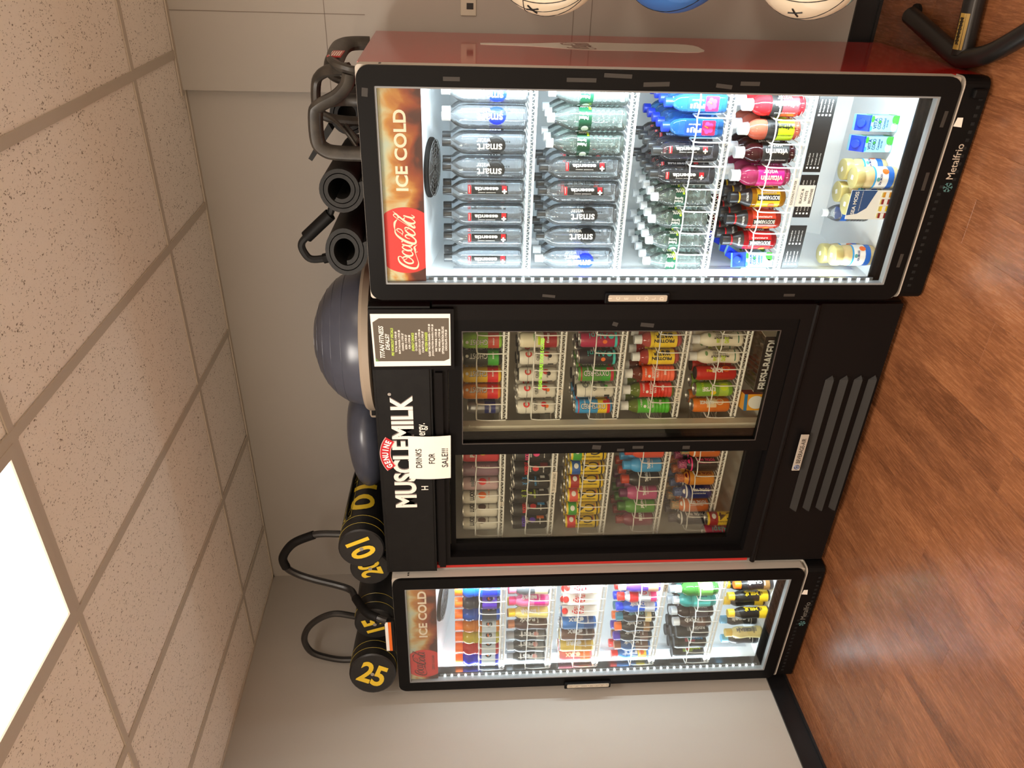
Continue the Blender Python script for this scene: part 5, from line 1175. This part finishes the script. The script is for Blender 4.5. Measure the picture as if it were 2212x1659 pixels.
# corner cooler
LYF = 2.569
def lfill(items, xs, z, rows, shelf, grp): shelf_fill(items, xs, LYF, z, rows, .071, .62, shelf + ' shelf of corner cooler', grp, -3.21, -2.552)
lfill([B('sport_indigo', BO, 'indigo sports drink, orange cap', 'bottle'), B('sport_red', BO, 'red sports drink, orange cap', 'bottle'), B('sport_yellow', BO, 'yellow sports drink, orange cap', 'bottle'), B('sport_orange', BO, 'orange sports drink, orange cap', 'bottle'), B('sport_cobalt', BO, 'cobalt sports drink, orange cap', 'bottle'), B('sport_violet', BO, 'purple labelled drink, orange cap', 'bottle'), B('sport_azure', BO, 'azure sports drink, orange cap', 'bottle')], cL, LSH[0], 2, 'top', 'sports drinks on the corner cooler top shelf')
lfill([B('shake_dark', BO, 'charcoal shake, steel cap', 'bottle')] * 3 + [B('shake_choc', BO, 'chocolate shake bottle', 'bottle'), B('shake_banana', BO, 'pale yellow shake bottle', 'bottle'), B('shake_pink', BO, 'pink shake bottle', 'bottle'), B('shake_grey', BO, 'slate grey shake bottle', 'bottle')], cL, LSH[1], 2, 'second', 'shakes on the corner cooler second shelf')
lfill([B('dr_pink', CAN, 'pink and orange can', 'can'), B('dr_yellow', CAN, 'custard yellow can', 'can'), B('dr_brown', CAN, 'cocoa brown can', 'can'), B('dr_blue', CAN, 'lake blue can', 'can')] + [B('lean', 'drink_carton', 'white red shake carton, red cap', 'carton')] * 3, cL, LSH[2], 2, 'third', 'shakes on the corner cooler third shelf')
lfill([B('fit_sky', BO, 'blue shake, red cap', 'bottle'), B('fit_multi', BO, 'denim shake, bronze cap', 'bottle'), B('quest_violet', BO, 'black shake, purple cap', 'bottle'), B('quest_orange', BO, 'black shake, orange cap', 'bottle'), B('quest_teal', BO, 'black shake, teal cap', 'bottle'), B('fair_blue', BO, 'bright blue shake bottle', 'bottle'), B('fair_red', BO, 'silver shake, red cap', 'bottle'), B('quest_purple', BO, 'purple shake, white cap', 'bottle')], cL4, LSH[3], 2, 'fourth', 'shakes on the corner cooler fourth shelf')
lfill([B('reign_green', CAN, 'black can, jungle print', 'can'), B('reign_red', CAN, 'black can, rosewood print', 'can'), B('reign_grey', CAN, 'black can, grey print', 'can'), B('core_choc', BO, 'dark chocolate shake, white cap', 'bottle'), B('tea_dark', BO, 'dark brown drink, clear cap', 'bottle'), B('tea_teal', BO, 'teal drink, clear cap', 'bottle'), B('tea_green', BO, 'green drink, clear cap', 'bottle')], cL5, LSH[4], 3, 'fifth', 'drinks on the corner cooler fifth shelf')
for kind, x, y, lab in (('black_blue', -3.115, 2.60, 'black bottle, light blue cap, at the handle side of the corner cooler floor'), ('cream_bottle', -3.045, 2.575, 'cream yellow bottle on the corner cooler floor between two black ones'), ('black_blue', -3.045, 2.66, 'black bottle, light blue cap, behind the cream bottle on the corner cooler floor'),
                        ('gold_bottle', -2.888, 2.560, 'black and yellow bottle, foremost of four on the corner cooler floor'), ('gold_bottle', -2.882, 2.635, 'black and yellow bottle, second back on the corner cooler floor'), ('gold_bottle', -2.815, 2.600, 'black and yellow bottle beside the foremost one, nearer the hinge, corner cooler floor'), ('gold_bottle', -2.812, 2.675, 'black and yellow bottle at the rear of the four on corner cooler floor'), ('quest_orange', -2.735, 2.60, 'black bottle with orange cap on the corner cooler floor, nearest the hinge')):
    place(kind, x, y, .1685, .6 + random.uniform(-.3, .3), BO, lab, 'bottle', 'bottles on the corner cooler floor')

# ------------------------------------------------------------------ gym kit on top of the coolers
def spiral_mat(name, cx, y0, y1, zb, r1, thick, turns, xs, rz, label):
    r0 = r1 - turns * (thick + .0028) - thick / 2; pitch = thick + .0028; N = int(turns * 30)
    r = empty(name, (cx, y0, zb), rz); tag(r, label, 'mat', 'rolled mats on the red-sided cooler')
    out, inn = [], []
    for k in range(N + 1):
        t = k / N * turns * 2 * PI; rad = r0 + pitch * t / (2 * PI)
        a = t - 1.2 - turns * 2 * PI
        out.append(((rad + thick / 2) * math.cos(a) * xs, r1 + (rad + thick / 2) * math.sin(a))); inn.append(((rad - thick / 2) * math.cos(a) * xs, r1 + (rad - thick / 2) * math.sin(a)))
    vs = []; L = y1 - y0
    for d in (0, L): vs += [(a, d, b) for a, b in out] + [(a, d, b) for a, b in inn]
    n = N + 1; fs = []; 
    q = MB()
    for i in range(N): fs += [(i, i + 1, n + i + 1, n + i), (2 * n + i + 1, 2 * n + i, 3 * n + i, 3 * n + i + 1), (i + 1, i, 2 * n + i, 2 * n + i + 1), (n + i, n + i + 1, 3 * n + i + 1, 3 * n + i)]
    fs += [(0, n, 3 * n, 2 * n), (N, 2 * n + N, 3 * n + N, n + N)]
    zmin = min(v[2] for v in vs)
    vs = [(a, b, z - zmin) for a, b, z in vs]
    q._add(vs, fs, 0, True); q.build('roll', RUBBER, r, sharp=50)
    return r
ZR = 1.9755
spiral_mat('rolled_mat', -.782, 2.49, 3.06, ZR, .077, .0125, 2.4, 1.04, .05, 'rolled black mat beside the plastic stand on the red-sided cooler')
spiral_mat('rolled_mat', -.985, 2.475, 3.06, ZR, .0755, .0125, 2.3, 1.22, .06, 'rolled black mat next to the blue dome, flattened, on the red-sided cooler')
m3 = spiral_mat('rolled_mat', -.605, 2.76, 3.12, ZR, .070, .012, 2.2, 1.05, .02, 'rolled black mat seen through the plastic stand, its outer end sticking up')
q = MB(); q.prism([(-.055, .125), (-.160, .205), (-.151, .217), (-.030, .138)], .0, .38, 'xz'); q.build('loose_end', RUBBER, m3)
p = empty('tube_handle', (-1.03, 2.76, ZR)); tag(p, 'bent black tube handle with a foam grip standing behind the rolled mats', 'handle'); og = p.location
yy = 2.78
pp = [(-.880, yy, ZR + .012), (-.905, yy, 2.06), (-.928, yy, 2.122), (-.973, yy, 2.148), (-1.050, yy, 2.232), (-1.080, yy, 2.255), (-1.112, yy, 2.25), (-1.140, yy, 2.225), (-1.135, yy, 2.165), (-1.12, yy, 2.10), (-1.11, yy, ZR + .012)]
MB().tube(smooth_path(pp, 5), .014, 8).build('tube', RUBBER, p, og)
MB().tube([(-.965, yy, 2.139), (-1.005, yy, 2.183), (-1.052, yy, 2.234)], .0235, 12).build('foam_grip', BLKM, p, og)
MB().tube([(-1.138, yy, 2.18), (-1.124, yy, 2.12)], .019, 10).build('sleeve', BLKM, p, og)
# moulded plastic stand
SP = noisy('scuffed_plastic', (.020, .018, .016), (.055, .047, .038), 26, .42, detail=6)
p = empty('plastic_stand', (-.55, 2.62, ZR)); tag(p, 'scuffed black moulded plastic stand with looped legs and a red sticker', 'stand'); og = p.location
def bar(pts, r, fl=(1, .72), n_=5): return MB().tube(smooth_path(pts, n_), r, 10, flat=fl)
y1_ = 2.505; y2_ = 2.635
bar([(-.670, y1_, ZR + .002), (-.668, y1_, 2.05), (-.660, y1_, 2.088), (-.632, y1_ + .005, 2.112), (-.548, y1_ + .005, 2.110), (-.524, y1_, 2.094), (-.495, y1_, 2.040), (-.462, y1_, 2.008), (-.430, y1_, 1.998)], .025, (1, .75)).build('front_loop', SP, p, og)
bar([(-.418, y1_ + .01, 2.0), (-.424, y1_ + .03, 2.035), (-.440, y2_ - .04, 2.080), (-.475, y2_, 2.118), (-.555, y2_, 2.126), (-.580, y2_, 2.11), (-.595, y2_, 2.06), (-.60, y2_, ZR + .002)], .021, (1, .75)).build('rear_loop', SP, p, og)
bar([(-.424, 2.508, ZR + .012), (-.421, 2.505, 2.000), (-.414, 2.52, 2.028), (-.410, 2.60, 2.050), (-.408, 2.80, 2.062), (-.408, 2.92, 2.056), (-.408, 2.965, 2.025), (-.408, 2.97, ZR + .002)], .030, (.5, 1)).build('side_rail', SP, p, og)
bar([(-.410, 2.72, 2.055), (-.43, 2.76, 2.09), (-.475, 2.78, 2.10), (-.500, 2.78, 2.06), (-.505, 2.78, ZR + .002)], .018).build('cross_loop', SP, p, og)
bar([(-.668, y1_ + .02, ZR + .010), (-.62, y1_ + .04, 2.02), (-.585, y2_ - .04, 2.07), (-.572, y2_ - .02, 2.105)], .009).build('strut', SP, p, og)
bar([(-.510, y1_, 2.066), (-.515, y1_ + .05, 2.03), (-.518, y1_ + .055, ZR + .004)], .020).build('centre_leg', SP, p, og)
bar([(-.635, y1_ + .02, ZR + .012), (-.60, y2_ - .06, 2.03)], .011).build('strut', SP, p, og)
bar([(-.432, y1_ + .002, 1.995), (-.430, y1_ + .002, ZR + .010)], .014).build('foot', SP, p, og)
q = MB(); A = [(-.4055, 2.575, 2.047), (-.4055 + .012, 2.600, 2.02), (-.388, 2.70, 2.035), (-.392, 2.675, 2.067)]
q.box((-.3935, 2.56, 2.026), (-.3895, 2.67, 2.068)); 
q.build('sticker', c('stickerred', 165, 45, 40), p, og)
q = MB()
for k in range(5): q.box((-.3894, 2.566, 2.032 + k * .007), (-.3891, 2.65, 2.0350 + k * .007))
tag(q.build('sticker_lines', PAPER, p, og), kind='stuff')

# balance trainer dome and slack ball on the black cooler
SLATE = noisy('slate_vinyl', srgb(64, 66, 76), srgb(74, 77, 90), 8, .30, spec=.5)
ZM = ZT - .004
bx_, by_ = -1.482, 2.80
p = empty('balance_trainer', (bx_, by_, ZM)); tag(p, 'slate blue balance dome on a grey plastic platform above the black cooler', 'balance trainer'); og = p.location
pl = MB().lathe([(.20, 2.000), (.285, 2.000), (.298, 2.006), (.300, 2.030), (.292, 2.042), (.27, 2.046)], 48, cx=bx_, cy=by_)
plo = pl.build('platform', mat('platform_grey', srgb(150, 135, 118), .5), p, og)
MB().lathe([(.13, ZM), (.2, ZM), (.2, 2.001)], 32, cx=bx_, cy=by_).build('platform_foot', mat('platform_grey', srgb(150, 135, 118), .5), p, og)
for a_ in (-2.72, .3):
    hx_, hy_ = bx_ + .285 * math.cos(a_), by_ + .285 * math.sin(a_)
    MB().bbox((hx_ - .028, hy_ - .05, 2.0), (hx_ + .028, hy_ + .05, 2.034), .012).build('grip', mat('platform_grey', srgb(150, 135, 118), .5), plo, og)
    MB().bbox((hx_ - .012, hy_ - .053, 2.010), (hx_ + .012, hy_ - .049, 2.026), .002).build('grip_recess', BLKM, plo, og)
dm = MB(); pr = []
for k in range(15):
    t = PI / 2 * k / 14; rad = .276 * math.cos(t); z = 2.044 + .205 * math.sin(t)
    pr.append((rad, z))
dm.lathe([(.268, 2.040)] + pr[:-1] + [(0, pr[-1][1])], 48, cx=bx_, cy=by_); dm.build('dome', SLATE, p, og)
for k, (rr, zz) in enumerate(pr[3:13:2]):
    MB().tube([(bx_ + (rr + .0004) * math.cos(t), by_ + (rr + .0004) * math.sin(t), zz) for t in [2 * PI * j / 48 for j in range(48)]], .0011, 4, closed=True).build('moulded_ring', SLATE, p, og)
p = empty('slack_ball', (-2.065, 2.905, ZM)); tag(p, 'half-deflated slate blue exercise ball slumped on the black cooler beside the bags', 'ball'); og = p.location
q = MB(); prs = []
for k in range(19):
    t = -PI / 2 + PI * k / 18; z = math.sin(t); rad = math.cos(t) ** .72 if k not in (0, 18) else 0
    prs.append((rad, z))
q.lathe(prs, 40)
nv = []
for a, b, z in q.v:
    dent = 1 - .16 * math.exp(-((a + .25) ** 2 + (b + .3) ** 2) / .18) * (z > 0)
    sg = 1 + .06 * math.cos(2 * math.atan2(b, a) + .6)
    nv.append((-2.030 + a * .238 * sg, 2.905 + b * .25 * sg, ZM + .088 + z * .088 * dent * (1.0 + (.12 * (a * .7 + .3) if z > 0 else 0))))
q.v = nv; q.build('ball_skin', SLATE, p, og, sharp=70)

# weighted bags
BAG = noisy('bag_vinyl', (.008, .008, .009), (.014, .013, .013), 18, .42)
NUM = c('numberyellow', 225, 190, 50); STITCH = c('stitch', 170, 150, 60)
def lathe_y(prof, seg=28):
    q = MB().lathe(prof, seg); q.v = [(a, z, b) for a, b, z in q.v]; return q
def bag(x, y, z, r, L, rz, number, trot, label, side=False, tsize=(.95, 1.1)):
    p = empty('weighted_bag', (x, y, z - r), rz); tag(p, label, 'bag', 'numbered weight bags on the coolers')
    q = lathe_y([(0, .004), (r * .93, 0), (r * .99, .006), (r, .016), (r * 1.01, .25 * L), (r * 1.015, .5 * L), (r, .85 * L), (r * .96, L - .008), (0, L)])
    q.v = [(a, b, c_ + r) for a, b, c_ in q.v]; q.build('body', BAG, p)
    me, tw, th = text_mesh(number, .03)
    n1 = MB(); s = 1; M = Matrix.Translation((0, -.0008, r)) @ Matrix(((1, 0, 0), (0, 0, -1), (0, 1, 0))).to_4x4() @ Matrix.Rotation(trot, 4, 'Z') @ Matrix.Diagonal((r * tsize[0] / tw, r * tsize[1] / th, 1, 1))
    n1.mesh(me, M); n1.v = [(a, max(b, -.0012) if False else b, c_) for a, b, c_ in n1.v]; n1.build('number', NUM, p)
    g = lathe_y([(0, 0), (.009, 0), (.009, .0015)], 12); g.v = [(a, -.0012 - b, c_ + r) for a, b, c_ in g.v]; g.build('grommet', mat('grommet_brass', (.45, .40, .33), .35, .6), p)
    # seam ring and stitched strap
    for yy in (.05, .105):
        MB().tube([((r * 1.012) * math.cos(t), yy, r + (r * 1.012) * math.sin(t)) for t in [2 * PI * k / 40 for k in range(40)]], .0009, 4, closed=True).build('stitch_line', STITCH, p)
    if side:
        st = MB()
        for aa in (.55, 1.0):
            st.tube([(r * 1.03 * math.cos(aa), yy_, r + r * 1.03 * math.sin(aa)) for yy_ in (.12, .2, .3, .38, .46)], .001, 4)
        for y0_, y1__ in ((.12, .19), (.40, .46)):
            P_ = [(r * 1.03 * math.cos(aa), yy_, r + r * 1.03 * math.sin(aa)) for aa, yy_ in ((.55, y0_), (1.0, y0_), (1.0, y1__), (.55, y1__))]
            st.tube(P_, .001, 4, closed=True); st.tube([P_[0], P_[2]], .001, 4); st.tube([P_[1], P_[3]], .001, 4)
        tag(st.build('strap_stitching', STITCH, p), kind='stuff')
        sp = MB(); sp.tube([(r * 1.02 * math.cos(.78), yy_, r + r * 1.02 * math.sin(.78) + (.004 if .18 < yy_ < .42 else 0)) for yy_ in (.11, .2, .3, .4, .47)], .026, 8, flat=(1, .16)); sp.build('strap', BAG, p)
        m2, tw2, th2 = sliced_text('10', .02, 0, 1, 8); l2 = MB(); o = 0
        for v in m2.vertices:
            yy_ = .25 - v.co.x * .20 / tw2; th_ = .12 + v.co.y * .11 / th2 / r
            l2.v.append((r * 1.022 * math.cos(th_), yy_, r + r * 1.022 * math.sin(th_)))
        for f_ in m2.polygons: l2.f.append(list(f_.vertices)); l2.m.append(0); l2.s.append(False)
        l2.build('side_number', NUM, p)
    return p
b10 = bag(-2.358, 2.505, 2.097, .100, .62, .10, '10', math.radians(203), 'black weight bag numbered 10 in yellow, lying beside the slack ball', True)
b20 = bag(-2.570, 2.60, 2.082, .092, .50, .10, '20', math.radians(17), 'black weight bag numbered 20, half hidden behind the bag numbered 10')
b15 = bag(-2.880, 2.55, 2.076, .096, .50, .02, '15', math.radians(18), 'black weight bag numbered 15, in the middle of the corner cooler top')
b25 = bag(-3.088, 2.435, 2.090, .110, .44, .25, '25', math.radians(-113), 'black weight bag numbered 25, nearest the wall corner', tsize=(1.15, 1.05))
TUBE = mat('rubber_tube', (.022, .020, .019), .36)
def hose(name, pts, r, parent, inv=True, m=TUBE):
    og_ = parent.location; Rm = Matrix.Rotation(-parent.rotation_euler.z, 3, 'Z')
    q = MB().tube(smooth_path(pts, 6), r, 10); q.v = [tuple(Rm @ (Vector(v) - og_)) for v in q.v]
    return q.build(name, m, parent)
# loop of the bag numbered 25
k_ = 2.70
hose('handle', [(-3.02, k_, 2.10), (-2.985, k_, 2.20), (-2.965, k_, 2.29), (-3.0, k_, 2.37), (-3.065, k_, 2.43), (-3.15, k_, 2.455), (-3.235, k_, 2.43), (-3.28, k_, 2.36), (-3.305, k_, 2.27), (-3.290, k_, 2.18), (-3.20, k_, 2.10)], .016, b25)
p = empty('hose_trainer', (-2.80, 2.62, 1.985)); tag(p, 'black rubber hose arched over the bags, ending in orange and white tape', 'hose'); og = p.location
k_ = 2.735
hp_ = [(-2.486, k_, 2.178), (-2.478, k_, 2.24), (-2.480, k_, 2.345), (-2.530, k_, 2.445), (-2.615, k_, 2.502), (-2.680, k_, 2.495), (-2.725, k_, 2.45), (-2.750, 2.72, 2.37), (-2.785, 2.69, 2.21), (-2.775, 2.62, 2.165), (-2.765, 2.52, 2.105), (-2.765, 2.485, 2.05), (-2.775, 2.475, 2.012)]
MB().tube(smooth_path(hp_, 6), .0165, 10).build('hose', TUBE, p, og)
MB().tube(smooth_path(hp_[2:6], 6), .0205, 12).build('foam_sleeve', BLKM, p, og)
MB().tube(smooth_path(hp_[9:12], 6), .0205, 12).build('foam_sleeve', BLKM, p, og)
MB().box((-2.965, 2.462, 1.977), (-2.765, 2.482, 2.020)).build('strip', BLKM, p, og)
MB().box((-2.96, 2.4605, 2.004), (-2.77, 2.462, 2.018)).build('white_tape', W_, p, og)
MB().box((-2.96, 2.4605, 1.990), (-2.77, 2.462, 2.0035)).build('orange_tape', ORG, p, og)

# ------------------------------------------------------------------ right edge: outlet, ball rack, balls
p = empty('wall_outlet', (-.305, YS - .004, 1.63)); tag(p, 'pale wall plate with a single dark socket high on the wall beside the red cooler', 'outlet'); og = p.location
MB().bbox((-.345, YS - .006, 1.595), (-.268, YS, 1.655), .003).build('plate', IVORY, p, og)
MB().box((-.322, YS - .0075, 1.606), (-.300, YS - .006, 1.632)).build('socket', K_, p, og)
def wallball(x, y, z, r, m, label, seams):
    p = empty('medicine_ball', (x, y, z)); tag(p, label, 'ball', 'medicine balls on the rack')
    q = MB(); prs = [(r * math.cos(t), r * math.sin(t)) for t in [-PI / 2 + PI * k / 24 for k in range(25)]]; prs[0] = (0, -r); prs[-1] = (0, r)
    q.lathe(prs, 40); q.build('skin', m, p, sharp=80)
    for tilt_, spin in seams:
        Rr = Matrix.Rotation(spin, 3, 'Z') @ Matrix.Rotation(tilt_, 3, 'X')
        MB().tube([tuple(Rr @ Vector(((r + .0002) * math.cos(t), (r + .0002) * math.sin(t), 0))) for t in [2 * PI * k / 60 for k in range(60)]], .0014, 4, closed=True).build('seam', K_, p)
    return p
BW = noisy('ball_white', srgb(222, 205, 175), srgb(230, 215, 190), 3, .45); BBL = noisy('ball_blue', srgb(50, 100, 165), srgb(60, 110, 180), 4, .45)
r_ = .172
bl1 = wallball(-.088, 2.52, 1.404, r_, BW, 'white medicine ball with black seams, highest at the frame edge', [(.9, .2), (1.2, .5), (.5, 2.4), (1.35, .75)])
bl2 = wallball(-.072, 2.52, 1.040, r_, BBL, 'blue medicine ball between the two white ones at the frame edge', [(.9, .4)])
bl3 = wallball(-.080, 2.52, .625, r_, BW, 'white and pale teal medicine ball, lowest at the frame edge', [(1.0, .1), (.7, .4), (1.25, .9)])
q = MB(); prs = [(r_ * 1.004 * math.cos(t), r_ * 1.004 * math.sin(t)) for t in [-PI / 2 + 1.0 * k / 8 for k in range(9)]]; prs[0] = (0, -r_ * 1.004)
q.lathe(prs, 32); q.build('teal_panel', c('paleteal', 140, 175, 175), bl3)
for bb, zz in ((bl1, .0), (bl3, .02)):
    q = MB()
    for a_ in (.8, -.8):
        d0 = Vector((-.86, -.40, .30 + zz)).normalized(); u_ = d0.cross(Vector((0, 0, 1))).normalized(); v_ = u_.cross(d0)
        q.tube([tuple((d0 * r_ + (u_ * math.cos(a_) + v_ * math.sin(a_)) * s_).normalized() * (r_ + .0006)) for s_ in (-.022, 0, .022)], .003, 4)
    q.build('cross_mark', K_, bb)
RKM = mat('rack_steel', (.02, .018, .017), .28, .4)
p = empty('ball_rack', (0, 2.6, 0)); tag(p, 'black steel ball rack whose splayed floor tubes show beside the red cooler', 'rack'); og = p.location
MB().tube([(-.352, 2.602, .034), (-.205, 2.62, .036), (.22, 2.66, .036)], .032, 16).build('base_tube', RKM, p, og)
MB().tube(smooth_path([(-.275, 2.985, .032), (-.325, 2.78, .032), (-.360, 2.63, .032), (-.355, 2.56, .032), (-.320, 2.45, .032), (-.235, 2.30, .032), (-.15, 2.16, .032)], 5), .030, 14).build('foot_tube', RKM, p, og)
MB().lathe([(.033, 0), (.033, .012)], 14, cx=-.270, cy=3.0).build('foot_cap', BLKM, p, og)
MB().box((.19, 2.63, .03), (.25, 2.69, 1.75)).build('post', RKM, p, og)
for zz in (1.404, 1.040, .625):
    MB().tube([(.22, 2.66, zz - .175), (.04, 2.64, zz - .170), (-.07, 2.59, zz - .169)], .008, 8).build('ball_arm', RKM, p, og)
    MB().tube([(.22, 2.63, zz - .175), (.06, 2.45, zz - .170), (-.07, 2.45, zz - .169)], .008, 8).build('ball_arm', RKM, p, og)
q = MB(); 
A = []
for t in (0, 1):
    x_ = -.335 + .105 * t; y_ = 2.606 + .011 * t
    for a_ in (-.95, -.45, .05): A.append((x_, y_ + .0325 * math.sin(a_) * 1.0 - .0 , .036 + .0327 * math.cos(a_)))
q._add(A, [(0, 1, 4, 3), (1, 2, 5, 4)]); q.build('gold_sticker', c('stickergold', 150, 120, 55), p, og)
q = MB()
for k in range(3):
    q.tube(smooth_path([(-.318 + .076 * i / 14 + (.004 if i % 2 else -.002), 2.592 + .004 * k + .0076 * i / 14 + (.006 if (i + k) % 2 else -.005), .0692) for i in range(15)], 2), .0011, 4)
q.build('sticker_lettering', K_, p, og)
